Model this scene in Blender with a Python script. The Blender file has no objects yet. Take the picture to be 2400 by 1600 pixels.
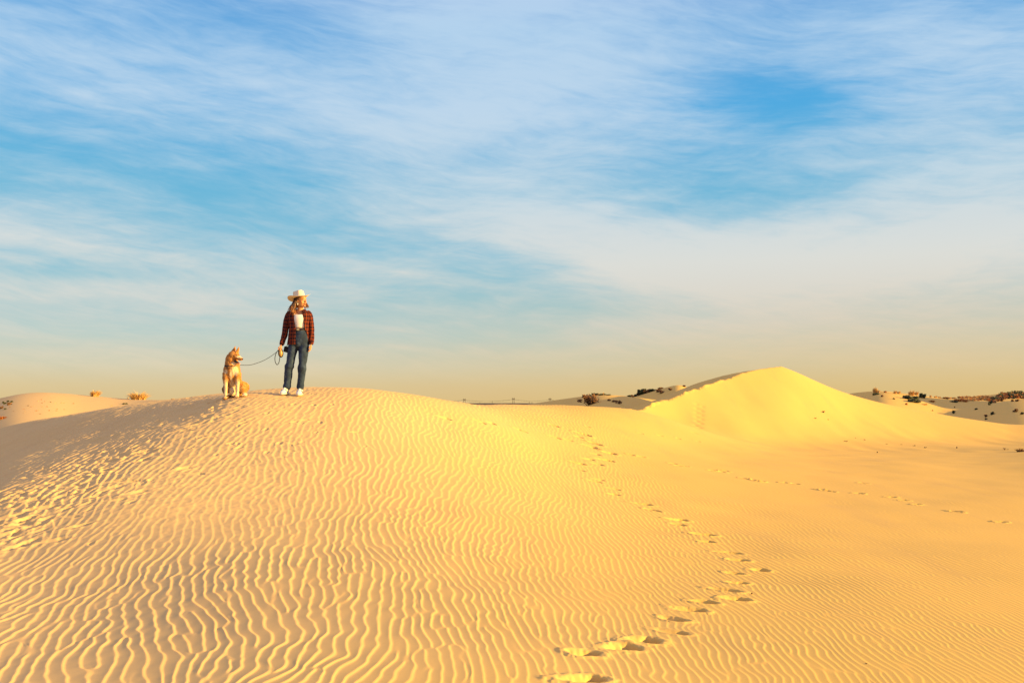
import bpy, bmesh, math, random
import numpy as np
from mathutils import Vector, Matrix

# ------------------------------------------------------------------ camera
S = bpy.context.scene
FPX = 2400 * 35.0 / 36.0
PITCH = math.atan(145.0 / FPX)
EYE = 1.6
camd = bpy.data.cameras.new("camera"); cam = bpy.data.objects.new("camera", camd)
S.collection.objects.link(cam); S.camera = cam
camd.lens = 35.0; camd.sensor_width = 36.0; camd.clip_start = 0.1; camd.clip_end = 20000
cam.location = (0, 0, EYE); cam.rotation_euler = (math.pi / 2 + PITCH, 0, 0)

# ------------------------------------------------------------------ exposure
S.view_settings.view_transform = 'Standard'; S.view_settings.look = 'None'
S.view_settings.gamma = 1.0; S.view_settings.use_curve_mapping = False
EXPO = 1.38
S.view_settings.exposure = EXPO
S.cycles.max_bounces = 6

# ------------------------------------------------------------------ sun
SUN_AZ = 76.0      # degrees from "towards the camera" round to the right
SUN_EL = 11.0
az, el = math.radians(SUN_AZ), math.radians(SUN_EL)
SUN = Vector((math.sin(az) * math.cos(el), -math.cos(az) * math.cos(el), math.sin(el)))
sund = bpy.data.lights.new("sun", 'SUN'); sun = bpy.data.objects.new("sun", sund)
S.collection.objects.link(sun)
sund.energy = 4.5; sund.angle = math.radians(0.6); sund.color = (1.0, 0.665, 0.20)
sun.rotation_euler = SUN.to_track_quat('Z', 'Y').to_euler()

# ------------------------------------------------------------------ sky
W = bpy.data.worlds.new("World"); S.world = W; W.use_nodes = True
class NT:
    """small helper for writing node graphs as expressions"""
    def __init__(s, tree): s.t = tree; s.n = tree.nodes; s.l = tree.links
    def node(s, kind, **kw):
        n = s.n.new(kind)
        for k, v in kw.items(): setattr(n, k, v)
        return n
    def put(s, sock, v):
        if isinstance(v, bpy.types.NodeSocket): s.l.new(v, sock)
        elif v is not None:
            if isinstance(v, (tuple, list)) and len(v) == 3 and sock.type == 'RGBA': v = (*v, 1)
            sock.default_value = v
    def m(s, op, a, b=None, c=None, clamp=False):
        n = s.node('ShaderNodeMath', operation=op, use_clamp=clamp)
        for i, v in enumerate((a, b, c)):
            if v is not None: s.put(n.inputs[i], v)
        return n.outputs[0]
    def add(s, a, b): return s.m('ADD', a, b)
    def sub(s, a, b): return s.m('SUBTRACT', a, b)
    def mul(s, a, b): return s.m('MULTIPLY', a, b)
    def ss(s, x, a, b):
        n = s.node('ShaderNodeMapRange', interpolation_type='SMOOTHSTEP')
        s.put(n.inputs[0], x); n.inputs[1].default_value = a; n.inputs[2].default_value = b
        return n.outputs[0]
    def mix(s, f, a, b, mode='MIX'):
        n = s.node('ShaderNodeMix', data_type='RGBA', blend_type=mode)
        s.put(n.inputs[0], f); s.put(n.inputs[6], a); s.put(n.inputs[7], b)
        return n.outputs[2]
    def xyz(s, x, y, z):
        n = s.node('ShaderNodeCombineXYZ')
        for i, v in enumerate((x, y, z)): s.put(n.inputs[i], v)
        return n.outputs[0]
    def noise(s, vec, scale, detail=4, rough=0.5, dist=0.0, dims='3D'):
        n = s.node('ShaderNodeTexNoise', noise_dimensions=dims)
        s.put(n.inputs['Vector'], vec); n.inputs['Scale'].default_value = scale
        n.inputs['Detail'].default_value = detail; n.inputs['Roughness'].default_value = rough
        n.inputs['Distortion'].default_value = dist
        return n.outputs[0]
    def ramp(s, x, stops, interp='LINEAR'):
        n = s.node('ShaderNodeValToRGB'); s.put(n.inputs[0], x); cr = n.color_ramp; cr.interpolation = interp
        while len(cr.elements) < len(stops): cr.elements.new(0.5)
        for e, (p, c) in zip(cr.elements, stops): e.position = p; e.color = (*c, 1) if len(c) == 3 else c
        return n.outputs[0]

def lin(r, g, b):
    f = lambda c: (c / 255 / 12.92) if c / 255 <= 0.04045 else ((c / 255 + 0.055) / 1.055) ** 2.4
    return (f(r), f(g), f(b))

w = NT(W.node_tree)
for n in list(w.n): w.n.remove(n)
tc = w.node('ShaderNodeTexCoord'); sep = w.node('ShaderNodeSeparateXYZ'); w.l.new(tc.outputs['Generated'], sep.inputs[0])
dx, dy, dz = sep.outputs
AZ = w.mul(w.m('ARCTAN2', dx, dy), 57.2958)           # compass angle from straight ahead, degrees
EL = w.mul(w.m('ARCSINE', dz), 57.2958)               # elevation, degrees
nish = w.node('ShaderNodeTexSky', sky_type='NISHITA'); nish.sun_disc = False
nish.sun_elevation = el; nish.sun_rotation = math.atan2(SUN.x, SUN.y)
nish.air_density = 1.0; nish.dust_density = 1.5; nish.ozone_density = 2.0
# clear sky: horizon glow to blue, warmer towards the right where the dust is thicker
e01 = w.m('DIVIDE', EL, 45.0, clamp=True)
P = lambda py: math.degrees(math.atan((945 - py) / FPX)) / 45.0
clear = w.ramp(e01, [(0.0, lin(222, 192, 136)), (P(905), lin(218, 196, 150)), (P(860), lin(204, 202, 176)), (P(790), lin(180, 202, 198)),
                     (P(700), lin(146, 193, 204)), (P(600), lin(124, 187, 211)), (P(450), lin(102, 179, 214)),
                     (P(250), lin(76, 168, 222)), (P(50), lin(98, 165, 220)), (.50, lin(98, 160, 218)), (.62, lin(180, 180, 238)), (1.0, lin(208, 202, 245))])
cloudc = w.ramp(e01, [(0.0, lin(222, 198, 140)), (P(905), lin(224, 204, 156)), (P(860), lin(228, 212, 182)), (P(760), lin(220, 214, 204)),
                      (P(620), lin(220, 220, 214)), (P(450), lin(200, 217, 226)),
                      (P(250), lin(190, 214, 234)), (P(50), lin(180, 210, 236)), (.50, lin(180, 208, 236)), (.62, lin(205, 202, 242)), (1.0, lin(215, 206, 245))])  # upper stops of both ramps, out of view, brightened to fill the shaded sand
def blob(px, py, sx, sy, rot, amp):
    """soft patch of thicker or thinner cirrus at a compass bearing / elevation"""
    a0 = math.degrees(math.atan((px - 1200) / FPX)); e0 = math.degrees(math.atan((945 - py) / FPX))
    k = 57.2958 / FPX * 1.0
    c, s_ = math.cos(math.radians(rot)), math.sin(math.radians(rot))
    X = w.sub(AZ, a0); Y = w.sub(e0, EL)
    u = w.mul(w.add(w.mul(X, c), w.mul(Y, s_)), 1 / (sx * k)); v = w.mul(w.sub(w.mul(Y, c), w.mul(X, s_)), 1 / (sy * k))
    r2 = w.add(w.mul(u, u), w.mul(v, v))
    return w.mul(w.m('EXPONENT', w.mul(r2, -1.0)), amp)
dens = None
for b in [(1180, 110, 420, 190, 12, .42), (1460, 575, 460, 80, 13, .50), (1300, 480, 300, 60, 8, .14), (1650, 690, 320, 40, 14, .20),
          (2250, 330, 330, 330, 40, .30), (1830, 240, 240, 60, 8, -.50), (1700, 370, 440, 90, -10, -.18), (250, 430, 520, 130, 4, -.24),
          (640, 480, 350, 120, 12, -.14), (620, 60, 260, 70, 8, -.22), (300, 230, 480, 90, 8, .28), (230, 600, 420, 50, 5, .24),
          (300, 700, 300, 26, 2, .26), (900, 300, 300, 80, 10, .14), (1950, 40, 300, 60, 5, -.10), (2370, 40, 160, 90, 0, -.22),
          (2050, 580, 420, 70, -6, .26), (1700, 780, 700, 60, 3, .12), (2300, 640, 330, 110, -5, .2), (700, 790, 700, 60, 2, -.10),
          (1100, 620, 350, 50, 10, -.16), (1900, 470, 380, 40, -14, -.16), (60, 90, 240, 80, 15, -.12), (100, 660, 200, 20, 0, -.2),
          (950, 770, 200, 14, 5, .16), (1150, 830, 260, 16, 4, .14), (1600, 480, 300, 22, -12, -.14)]:
    v = blob(*b); dens = v if dens is None else w.add(dens, v)
# fibrous cirrus: noise stretched along gently fanning streaks
wob = w.noise(w.xyz(w.mul(AZ, .05), w.mul(EL, .12), 3.1), 1.0, 3, .5)
def streak(rot, su, sv, scale, seed, detail, rough):
    c, s_ = math.cos(math.radians(rot)), math.sin(math.radians(rot))
    Ew = w.add(EL, w.mul(w.sub(wob, .5), 4.0))
    u = w.add(w.mul(AZ, c), w.mul(Ew, -s_)); v = w.add(w.mul(AZ, s_), w.mul(Ew, c))
    return w.noise(w.xyz(w.mul(u, su), w.mul(v, sv), seed), scale, detail, rough, .35)
n1 = streak(6, .045, .14, 1.0, 1.7, 6, .55)
n2 = streak(9, .10, .75, 1.0, 7.7, 6, .6)
n3 = streak(-9, .09, .50, 1.0, 4.4, 5, .6)
n4 = streak(6, .35, 1.9, 1.0, 2.4, 5, .65)
nn = w.add(w.add(w.mul(w.sub(n1, .5), .65), w.mul(w.sub(n2, .5), .75)), w.add(w.mul(w.sub(n3, .5), .55), w.mul(w.sub(n4, .5), .58)))
cov = w.m('ADD', w.add(.47, dens), nn, clamp=True)
cov = w.ss(cov, 0.0, 1.05)
fade = w.ss(EL, -0.5, 3.0)
cov = w.mul(cov, w.add(.25, w.mul(fade, .75)))
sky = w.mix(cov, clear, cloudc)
sky = w.mix(w.mul(w.ss(AZ, -25, 30), w.mul(w.sub(1.0, w.ss(EL, 0.0, 9.0)), .55)), sky, lin(222, 184, 108))
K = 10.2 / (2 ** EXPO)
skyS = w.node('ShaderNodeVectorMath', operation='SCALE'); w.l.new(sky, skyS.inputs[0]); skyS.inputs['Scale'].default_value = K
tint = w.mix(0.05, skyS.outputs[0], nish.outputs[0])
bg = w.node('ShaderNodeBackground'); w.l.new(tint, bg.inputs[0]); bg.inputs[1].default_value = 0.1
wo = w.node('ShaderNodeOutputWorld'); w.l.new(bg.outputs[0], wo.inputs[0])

# ------------------------------------------------------------------ general helpers
COL = S.collection
def tag(o, label=None, cat=None, group=None, kind=None):
    if label: o['label'] = label
    if cat: o['category'] = cat
    if group: o['group'] = group
    if kind: o['kind'] = kind
    return o
def ray(px, py):
    u = (px - 1200) / FPX; v = (800 - py) / FPX
    ca, sa = math.cos(PITCH), math.sin(PITCH)
    d = np.array([u, ca - v * sa, sa + v * ca]); return d / d[1]
def at(px, py, d):
    r = ray(px, py); return (r[0] * d, d, EYE + r[2] * d)
def sstep(x, a, b):
    t = np.clip((x - a) / (b - a), 0, 1); return t * t * (3 - 2 * t)
_rng = np.random.default_rng(11)
def vnoise(x, y, scale, seed=0):
    """smooth lattice noise in -1..1, world coordinates"""
    r = np.random.default_rng(seed + 5); T = r.uniform(-1, 1, (256, 256)).astype(np.float32)
    u = x / scale + 1000.3; v = y / scale + 1000.7
    i = np.floor(u).astype(np.int64); j = np.floor(v).astype(np.int64)
    fu = (u - i); fv = (v - j); fu = fu * fu * (3 - 2 * fu); fv = fv * fv * (3 - 2 * fv)
    i0, j0, i1, j1 = i % 256, j % 256, (i + 1) % 256, (j + 1) % 256
    return (T[i0, j0] * (1 - fu) + T[i1, j0] * fu) * (1 - fv) + (T[i0, j1] * (1 - fu) + T[i1, j1] * fu) * fv

# ------------------------------------------------------------------ terrain: large shapes
class TPS:
    def __init__(s, pts, reg=1e-4, f=None):
        """pts: rows of (x, y, z); fitted in (bearing, log distance) so near and far points weigh alike"""
        p = np.array(pts, float); s.q = s.co(p[:, 0], p[:, 1]); n = len(p)
        K = s.k(s.q[:, None, :] - s.q[None]); K += reg * np.eye(n)
        Pm = np.hstack([np.ones((n, 1)), s.q]); A = np.block([[K, Pm], [Pm.T, np.zeros((3, 3))]])
        sol = np.linalg.solve(A, np.r_[p[:, 2], 0, 0, 0]); s.w = sol[:n]; s.a = sol[n:]
    def co(s, x, y):
        r = np.hypot(x, y); return np.stack([np.arctan2(x, y) * 2.2, np.log(np.maximum(r, 0.5))], -1)
    def k(s, d):
        r2 = (d ** 2).sum(-1); return 0.5 * r2 * np.log(r2 + 1e-12)
    def __call__(s, x, y):
        q = s.co(x, y); z = s.a[0] + q[..., 0] * s.a[1] + q[..., 1] * s.a[2]
        for c, wt in zip(s.q, s.w):
            r2 = (q[..., 0] - c[0]) ** 2 + (q[..., 1] - c[1]) ** 2
            z = z + wt * 0.5 * r2 * np.log(r2 + 1e-12)
        return z
A_ = lambda rows: [at(*r) for r in rows]
H_ = lambda rows: [(ray(px, 945)[0] * d, d, EYE + z) for px, d, z in rows]       # bearing given by px, height relative to the eye
main_pts = A_([(0, 1600, 5.25), (600, 1600, 5.2), (1200, 1600, 5.4), (1800, 1600, 5.75), (2400, 1600, 6.0),
    (0, 1300, 9.05), (300, 1300, 8.75), (600, 1300, 8.6), (900, 1300, 8.75), (1200, 1300, 9.35), (1500, 1300, 10.2), (1900, 1300, 10.9), (2400, 1300, 11.6),
    (60, 1165, 11.0), (300, 1130, 11.3), (600, 1120, 11.7), (900, 1130, 12.0), (1200, 1160, 12.7), (1440, 1150, 15.2), (1700, 1160, 16.6), (2000, 1160, 18.0), (2400, 1180, 17.5),
    (0, 1085, 15.0), (0, 1040, 18.6), (230, 1075, 13.1), (150, 1050, 14.8), (150, 1010, 17.6), (300, 985, 16.8), (370, 1005, 14.6), (460, 960, 16.0), (600, 1010, 13.9), (900, 1020, 14.6), (1100, 1045, 15.8), (1300, 1060, 18.5),
    (0, 1003, 23.8), (150, 975, 22.2), (300, 948, 20.6), (450, 929, 18.8), (540, 935, 15.9), (560, 918, 18.2), (685, 926, 16.7), (700, 908, 18.8), (800, 909, 18.9), (900, 916, 19.0),
    (850, 945, 16.6), (1000, 931, 19.6), (1000, 970, 17.5), (1100, 946, 21.5), (1130, 947.5, 25), (1160, 948, 27), (1200, 975, 22), (1200, 948, 29), (1300, 949, 31), (1400, 953, 33), (1480, 960, 35), (1300, 965, 27),
    (1400, 975, 28), (1400, 1010, 24), (1400, 1060, 20), (1600, 1040, 27), (1600, 1090, 20.5), (1800, 1050, 32), (1800, 1100, 22), (2100, 1090, 26), (2400, 1100, 25), (2400, 1060, 33)])
main_pts += H_([(-300, 5, -1.45), (-300, 9, -1.3), (-300, 14, -1.7), (-300, 22, -2.0), (0, 33, -1.6), (150, 31, -1.3), (300, 29, -1.1), (450, 26, -.7), (600, 25, -.6), (750, 26, -.55), (900, 26, -.6),
    (1000, 27, -.6), (1100, 29, -.35), (2700, 8, -1.75), (2700, 16, -1.85), (2700, 30, -1.2), (0, 40, -2.7), (300, 38, -2.4), (600, 34, -2.0), (900, 36, -1.8), (1200, 40, -1.0), (1400, 42, -1.3),
    (1100, 46, -2.1), (0, 60, -3), (600, 60, -3), (1200, 60, -2.6), (1800, 60, -2.8), (2400, 60, -2.8), (1600, 42, -1.5), (2000, 42, -1.8), (2400, 44, -1.8),
    (0, 2.5, -1.62), (1200, 2.5, -1.62), (2400, 2.5, -1.62), (-300, 2.5, -1.6), (2700, 2.5, -1.6), (1200, 90, -3), (0, 90, -3), (2400, 90, -3)])
MAIN = TPS(main_pts, 2e-3)
brink = [(1450, 985, 34), (1500, 962, 36.5), (1560, 938, 39), (1620, 915, 41.5), (1700, 887, 45), (1760, 869, 47.5), (1800, 862.5, 49.2), (1832, 860, 50.5)]
FACE = TPS(A_(brink + [(1600, 1000, 36.4), (1700, 1018, 36.0), (1800, 1036, 36.2), (2000, 1052, 37.5), (2200, 1060, 38.5), (2400, 1066, 39),
    (1700, 950, 40.3), (1825, 950, 42.4), (1900, 1000, 40.8), (2000, 985, 44.5), (2200, 1020, 45), (2400, 1036, 45),
    (1870, 873, 51.5), (1940, 906, 53), (2020, 933, 54), (2100, 952, 54), (2200, 969, 53), (2300, 985, 52), (2400, 998, 51)])
    + H_([(1870, 62, .4), (2000, 62, -.6), (2200, 61, -1.5), (2400, 58, -2.0), (1500, 28, -3.2), (1800, 28, -3.2), (2200, 28, -3.2), (2700, 45, -1.6), (2700, 55, -2), (1500, 50, 4.5), (1300, 50, 4.5)]), 1e-3)
WIND = TPS(A_(brink + [(1480, 955, 39), (1520, 942, 42), (1570, 922, 45), (1620, 902, 49), (1700, 879, 52), (1770, 865.5, 52.5), (1825, 860, 52)])
    + H_([(1832, 60, 1.2), (1700, 60, .9), (1560, 56, -.2), (1480, 50, -.7), (1400, 45, -1.4), (1400, 38, -1.1), (1300, 50, -2.3), (1900, 62, 1.0), (1900, 48, 3.2), (2000, 60, 3.5), (2400, 50, 8)]), 1e-3)
def smax(a, b, k):
    h = np.clip(0.5 + 0.5 * (a - b) / k, 0, 1); return b * (1 - h) + a * h + k * h * (1 - h)
def ridge(x, y, rows, fs, bs, wd, pw=1.0):
    """a dune whose crest runs through rows of (px, py, d); fs / bs are front and back slopes, wd rounds the crest"""
    th = np.arctan2(x, y); r = y
    P3 = [at(*q) for q in rows]; T = [math.atan2(p[0], p[1]) for p in P3]
    zr = np.zeros_like(x); dr = np.zeros_like(x)
    # smooth interpolation of the crest
    k = np.linspace(T[0], T[-1], 160); zz = np.interp(k, T, [p[2] for p in P3]); dd = np.interp(k, T, [p[1] for p in P3])
    ker = np.hanning(23); ker /= ker.sum()
    zz = np.convolve(np.pad(zz, 11, 'edge'), ker, 'valid'); dd = np.convolve(np.pad(dd, 11, 'edge'), ker, 'valid')
    zr = np.interp(th, k, zz); dr = np.interp(th, k, dd)
    out = np.maximum(T[0] - th, 0) + np.maximum(th - T[-1], 0)
    D = r - dr; s = np.where(D < 0, fs, bs)
    return zr - s * (np.sqrt(D * D + wd * wd) - wd) - out * dr * 0.35
far_ridges = [
    # far left dune, and its lower apron
    ([(-260, 960, 44), (-100, 950, 44), (0, 934, 44), (35, 924, 44), (75, 919, 45), (110, 919, 45), (170, 923, 46), (230, 929, 46), (290, 934, 46), (340, 937, 45), (420, 937, 42), (500, 940, 40), (640, 950, 38)], .17, .5, 3.0),
    # dunes behind the saddle
    ([(1170, 958, 68), (1250, 945, 66), (1300, 937.5, 63), (1360, 929, 59), (1400, 925.5, 56), (1440, 925.5, 55), (1480, 929, 57), (1520, 935, 60), (1600, 942, 62)], .10, .35, 2.0),
    ([(1440, 942, 85), (1480, 932, 85), (1510, 922, 85), (1540, 913, 85), (1580, 903, 84), (1595, 901, 84), (1612, 908, 84), (1650, 925, 84), (1720, 950, 84)], .22, .4, 2.0),
    # right-hand back dunes
    ([(1900, 940, 86), (2000, 920, 82), (2060, 915, 77), (2090, 918, 76), (2150, 926, 76), (2220, 934, 77), (2300, 938, 78), (2400, 945, 78), (2600, 955, 78)], .12, .4, 2.5),
    ([(2080, 985, 72), (2200, 968, 70), (2270, 957, 69), (2310, 949, 68), (2350, 940, 67), (2400, 935, 66), (2500, 930, 66), (2700, 940, 66)], .12, .4, 3.0),
    # unseen dune added at right to keep the low sun off the hollows behind
    ([(2450, 990, 72), (2520, 960, 70), (2600, 880, 69), (2700, 822, 69), (2900, 808, 70), (3200, 840, 74)], .6, .5, 1.5),
    ([(2180, 940, 105), (2260, 931, 105), (2320, 925, 105), (2360, 920, 105), (2400, 921, 105), (2500, 918, 105), (2700, 930, 105)], .12, .4, 3.0),
]
def H(x, y):
    x = np.asarray(x, float); y = np.asarray(y, float)
    r = np.hypot(x, y); front = y > 0.3 * np.abs(x)
    z = np.full(x.shape, EYE - 1.62)
    f = front & (r < 130)
    if f.any():
        X, Y = x[f], y[f]; R = r[f]
        m = MAIN(X, Y); fl = EYE - 3.0
        m = m * (1 - sstep(R, 60, 90)) + fl * sstep(R, 60, 90)
        dune = np.minimum(FACE(X, Y), WIND(X, Y))
        th = np.arctan2(X, Y); lim = np.minimum(np.minimum(1, 1), 1)
        dune = np.where((R > 27) & (R < 63) & (th > math.atan((1420 - 1200) / FPX)), dune, -9)
        dune = dune - 6 * sstep(R, 57, 63) - 4 * sstep(-R, -32, -27)
        g = smax(m, dune, 0.45)
        for rows, fs, bs, wd in far_ridges:
            g = smax(g, ridge(X, Y, rows, fs, bs, wd), 0.5)
        t = sstep(R, 85, 125)
        edge = sstep(np.abs(np.arctan2(X, Y)), 0.75, 1.15)
        g = g * (1 - edge) + (EYE - 1.62) * edge
        tt = t * (1 - sstep(R, 100, 130) * 0)
        z[f] = g * (1 - sstep(R, 118, 130)) + (EYE - 3.2) * sstep(R, 118, 130)
    f = (r >= 130); z[f] = EYE - 3.2
    # undulating far desert
    far = sstep(r, 130, 500)
    z = z + far * (-4.0 + 1.2 * vnoise(x, y, 90, 3) + 2.0 * vnoise(x, y, 400, 4)) * (1 - sstep(r, 1500, 3200)) + sstep(r, 1500, 3200) * (3.6 + 0.9 * vnoise(x, y, 260, 5))
    b = (~front); 
    z = z + b * 0.0
    return z
def pick(px, py, dmin=3.0, dmax=140.0, fn=None):
    """first place the sight line through a picture point meets the ground"""
    r = ray(px, py); d = np.exp(np.linspace(math.log(dmin), math.log(dmax), 2500))
    h = H(r[0] * d, d) - (EYE + r[2] * d)
    k = np.argmax(h > 0)
    if h[k] <= 0: return None
    t = h[k - 1] / (h[k - 1] - h[k] + 1e-12) if k else 0
    dd = d[k - 1] + t * (d[k] - d[k - 1]) if k else d[0]
    return (r[0] * dd, dd, EYE + r[2] * dd)
# ------------------------------------------------------------------ wind ripples (phasor field)
GX0, GX1, GY0, GY1, GD = -13.5, 17.0, 2.8, 38.0, 0.0085
def ripple_field():
    nx = int((GX1 - GX0) / GD); ny = int((GY1 - GY0) / GD)
    xs = GX0 + GD * np.arange(nx, dtype=np.float32); ys = GY0 + GD * np.arange(ny, dtype=np.float32)
    rg = np.random.default_rng(3)
    cs = 0.17
    cx, cy = np.meshgrid(np.arange(GX0, GX1, cs), np.arange(GY0, GY1, cs * 1.25))
    cx = (cx + rg.uniform(-.5, .5, cx.shape) * cs).ravel(); cy = (cy + rg.uniform(-.5, .5, cy.shape) * cs).ravel()
    keep = np.abs(cx / cy) < 0.74; cx, cy = cx[keep], cy[keep]
    lam = 0.052 + 0.027 * sstep(-cx, -2.2, 2.4) + 0.0018 * (np.clip(cy, 5, 40) - 5) + .03 * sstep(-cx - (cy - 12) * .18, 4.6, 6)
    lam = lam * (1 + 0.05 * vnoise(cx, cy, 1.7, 21))
    # crest direction: angle of the wave vector from +x
    tilt = 0.05 + 0.20 * sstep(-cx, 0.2, 3.0) * (1 - sstep(cy, 11, 17)) - 0.35 * sstep(cy, 20, 27) * sstep(-cx, -9, -3) * 0.5
    tilt = tilt + 0.16 * vnoise(cx, cy, 2.1, 22) + 0.20 * vnoise(cx, cy, 0.85, 23) * (0.4 + 0.6 * sstep(-cx, -3, 0.5))
    tilt = tilt - 0.30 * sstep(-cx, 2.5, 5) * sstep(cy, 9, 13)
    kx = 2 * np.pi / lam * np.cos(tilt); ky = 2 * np.pi / lam * np.sin(tilt)
    ph = kx * cx + rg.uniform(-np.pi, np.pi, cx.shape)
    sx, sy = 0.085, 0.17
    RX, RY = int(2.6 * sx / GD), int(2.6 * sy / GD)
    ix = ((cx - GX0) / GD).astype(int); iy = ((cy - GY0) / GD).astype(int)
    for it in range(4):
        F = np.zeros((nx, ny), np.complex64)
        for k in range(len(cx)):
            a, b = max(ix[k] - RX, 0), min(ix[k] + RX, nx); c, d = max(iy[k] - RY, 0), min(iy[k] + RY, ny)
            if a >= b or c >= d: continue
            ux = xs[a:b] - cx[k]; uy = ys[c:d] - cy[k]
            ex = np.exp(-(ux / sx) ** 2 + 1j * kx[k] * ux + 1j * ph[k]).astype(np.complex64)
            ey = np.exp(-(uy / sy) ** 2 + 1j * ky[k] * uy).astype(np.complex64)
            F[a:b, c:d] += ex[:, None] * ey[None, :]
        if it < 3:
            v = F[np.clip(ix, 0, nx - 1), np.clip(iy, 0, ny - 1)]
            rough = sstep(-cx, .3, 2.4) * (1 - sstep(-cx - (cy - 12) * .18, 4.4, 5.6)) * sstep(cy, 5.6, 8.5) * (1 - sstep(cy, 16, 19))
            ph = np.angle(v) + rg.normal(0, 1, v.shape) * (0.12 + 0.75 * rough)
    return F
RIP = ripple_field()
RM = float(np.abs(RIP[RIP != 0]).mean())
# profile: long gentle rise, sharp crest, short steep right-hand slip face
_t = np.linspace(0, 1, 513)
def _prof():
    c = 0.75
    h = np.where(_t < c, (_t / c) ** 1.45, 1 - sstep((_t - c) / (1 - c), 0, 1) ** 1.0)
    ker = np.hanning(41); ker /= ker.sum()
    h = np.convolve(np.r_[h[-257:-1], h[:-1], h[:257]], ker, 'same')[256:256 + 513]
    return (h - h.mean()).astype(np.float32)
PROF = _prof()
def ripples(x, y):
    wx = 0.013 * vnoise(x, y, 0.13, 31) + 0.02 * vnoise(x, y, 0.30, 32)
    u = (x + wx - GX0) / GD; v = (y - GY0) / GD
    i = np.clip(np.floor(u).astype(int), 0, RIP.shape[0] - 2); j = np.clip(np.floor(v).astype(int), 0, RIP.shape[1] - 2)
    fu = np.clip(u - i, 0, 1).astype(np.float32); fv = np.clip(v - j, 0, 1).astype(np.float32)
    z = (RIP[i, j] * (1 - fu) + RIP[i + 1, j] * fu) * (1 - fv) + (RIP[i, j + 1] * (1 - fu) + RIP[i + 1, j + 1] * fu) * fv
    ph = (np.angle(z) / (2 * np.pi)) % 1.0
    return np.interp(ph, _t, PROF) * sstep(np.abs(z) / RM, 0.0, 0.28)

# ------------------------------------------------------------------ one polar ground sheet
def cum(segs):
    out = [segs[0][0]]
    for a, b, st in segs:
        v = out[-1]
        while v < b * 0.9999: v = v * (1 + st); out.append(v)
    return np.array(out)
RR = cum([(0.25, 3.3, .03), (3.3, 4.4, .004), (4.4, 9.0, .0015), (9.0, 24, .0013), (24, 38, .0022), (38, 63, .003), (63, 120, .006), (120, 9000, .035)])
FA = 0.61
fine = np.arange(-FA, FA, 0.00074)
side = [FA]
stp = 0.0012
while side[-1] < math.pi - 0.02: side.append(side[-1] + stp); stp *= 1.06 if stp < .05 else 1.0
side = np.array(side); side = side[side < math.pi - .01]
TH = np.r_[-side[::-1], fine[1:], side]
NR, NTH = len(RR), len(TH)
print("ground grid", NR, NTH, NR * NTH)
Xg = RR[:, None] * np.sin(TH)[None]; Yg = RR[:, None] * np.cos(TH)[None]
Zg = np.empty_like(Xg)
# large shape evaluated on a coarser grid and interpolated (crease zones evaluated exactly)
def coarse_eval():
    ri = np.unique(np.r_[np.arange(0, NR, 4), NR - 1]); ti = np.unique(np.r_[np.arange(0, NTH, 5), NTH - 1])
    C = H(Xg[np.ix_(ri, ti)], Yg[np.ix_(ri, ti)])
    tmp = np.empty((len(ri), NTH))
    for a in range(len(ri)): tmp[a] = np.interp(np.arange(NTH), ti, C[a])
    f = np.interp(np.arange(NR), ri, np.arange(len(ri))); i0 = np.minimum(f.astype(int), len(ri) - 2); t = (f - i0)[:, None]
    # Catmull-Rom along r for smooth shading
    im = np.maximum(i0 - 1, 0); i1 = i0 + 1; i2 = np.minimum(i0 + 2, len(ri) - 1)
    p0, p1, p2, p3 = tmp[im], tmp[i0], tmp[i1], tmp[i2]
    return p1 + 0.5 * t * (p2 - p0 + t * (2 * p0 - 5 * p1 + 4 * p2 - p3 + t * (3 * (p1 - p2) + p3 - p0)))
rows_near = RR < 26
Zg[:] = coarse_eval()
sl = (RR >= 26) & (RR < 125)
fs_ = np.where(np.abs(TH) < 0.56)[0]
si = np.where(sl)[0]
Zg[np.ix_(si, fs_)] = H(Xg[np.ix_(si, fs_)], Yg[np.ix_(si, fs_)])
# ripple height by place
def ripple_amp(x, y):
    r = np.hypot(x, y)
    a = 0.0031 + 0.0031 * sstep(-x, -1.5, 2.4) + .0075 * sstep(-x - (y - 12) * .18, 4.2, 5.2) * sstep(y, 9.5, 11)
    a = a * (1 - 0.35 * sstep(x, 1.5, 4.0) )
    a = a * (1 + 0.35 * vnoise(x, y, 2.4, 41) + .25 * vnoise(x, y, .9, 42))
    a = a + 0.003 * sstep(y, 19, 24) * (1 - sstep(y, 32, 35)) * (1 - sstep(x / np.maximum(y, 1), .05, .12))
    a = a * (1 - 0.93 * sstep(y, 20, 27) * sstep(x / np.maximum(y, 1), .07, .15))
    a = a * (1 - sstep(y, 34, 38)) * (1 - sstep(np.abs(x) / np.maximum(y, 1), .63, .69)) * sstep(r, 3.3, 3.7)
    return a
sel = (RR > 3.2) & (RR < 39); ri_ = np.where(sel)[0]; ci_ = np.where(np.abs(TH) < 0.61)[0]
r0, r1, c0, c1 = ri_[0], ri_[-1] + 1, ci_[0], ci_[-1] + 1
Xs, Ys = Xg[r0:r1, c0:c1], Yg[r0:r1, c0:c1]
Rz = np.zeros_like(Xs); 
for k in range(0, Xs.shape[0], 200):
    Rz[k:k + 200] = ripples(Xs[k:k + 200], Ys[k:k + 200]) * ripple_amp(Xs[k:k + 200], Ys[k:k + 200])
mask = np.ones_like(Xs); dent = np.zeros_like(Xs)
RRs, THs = RR[r0:r1], TH[c0:c1]
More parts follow.
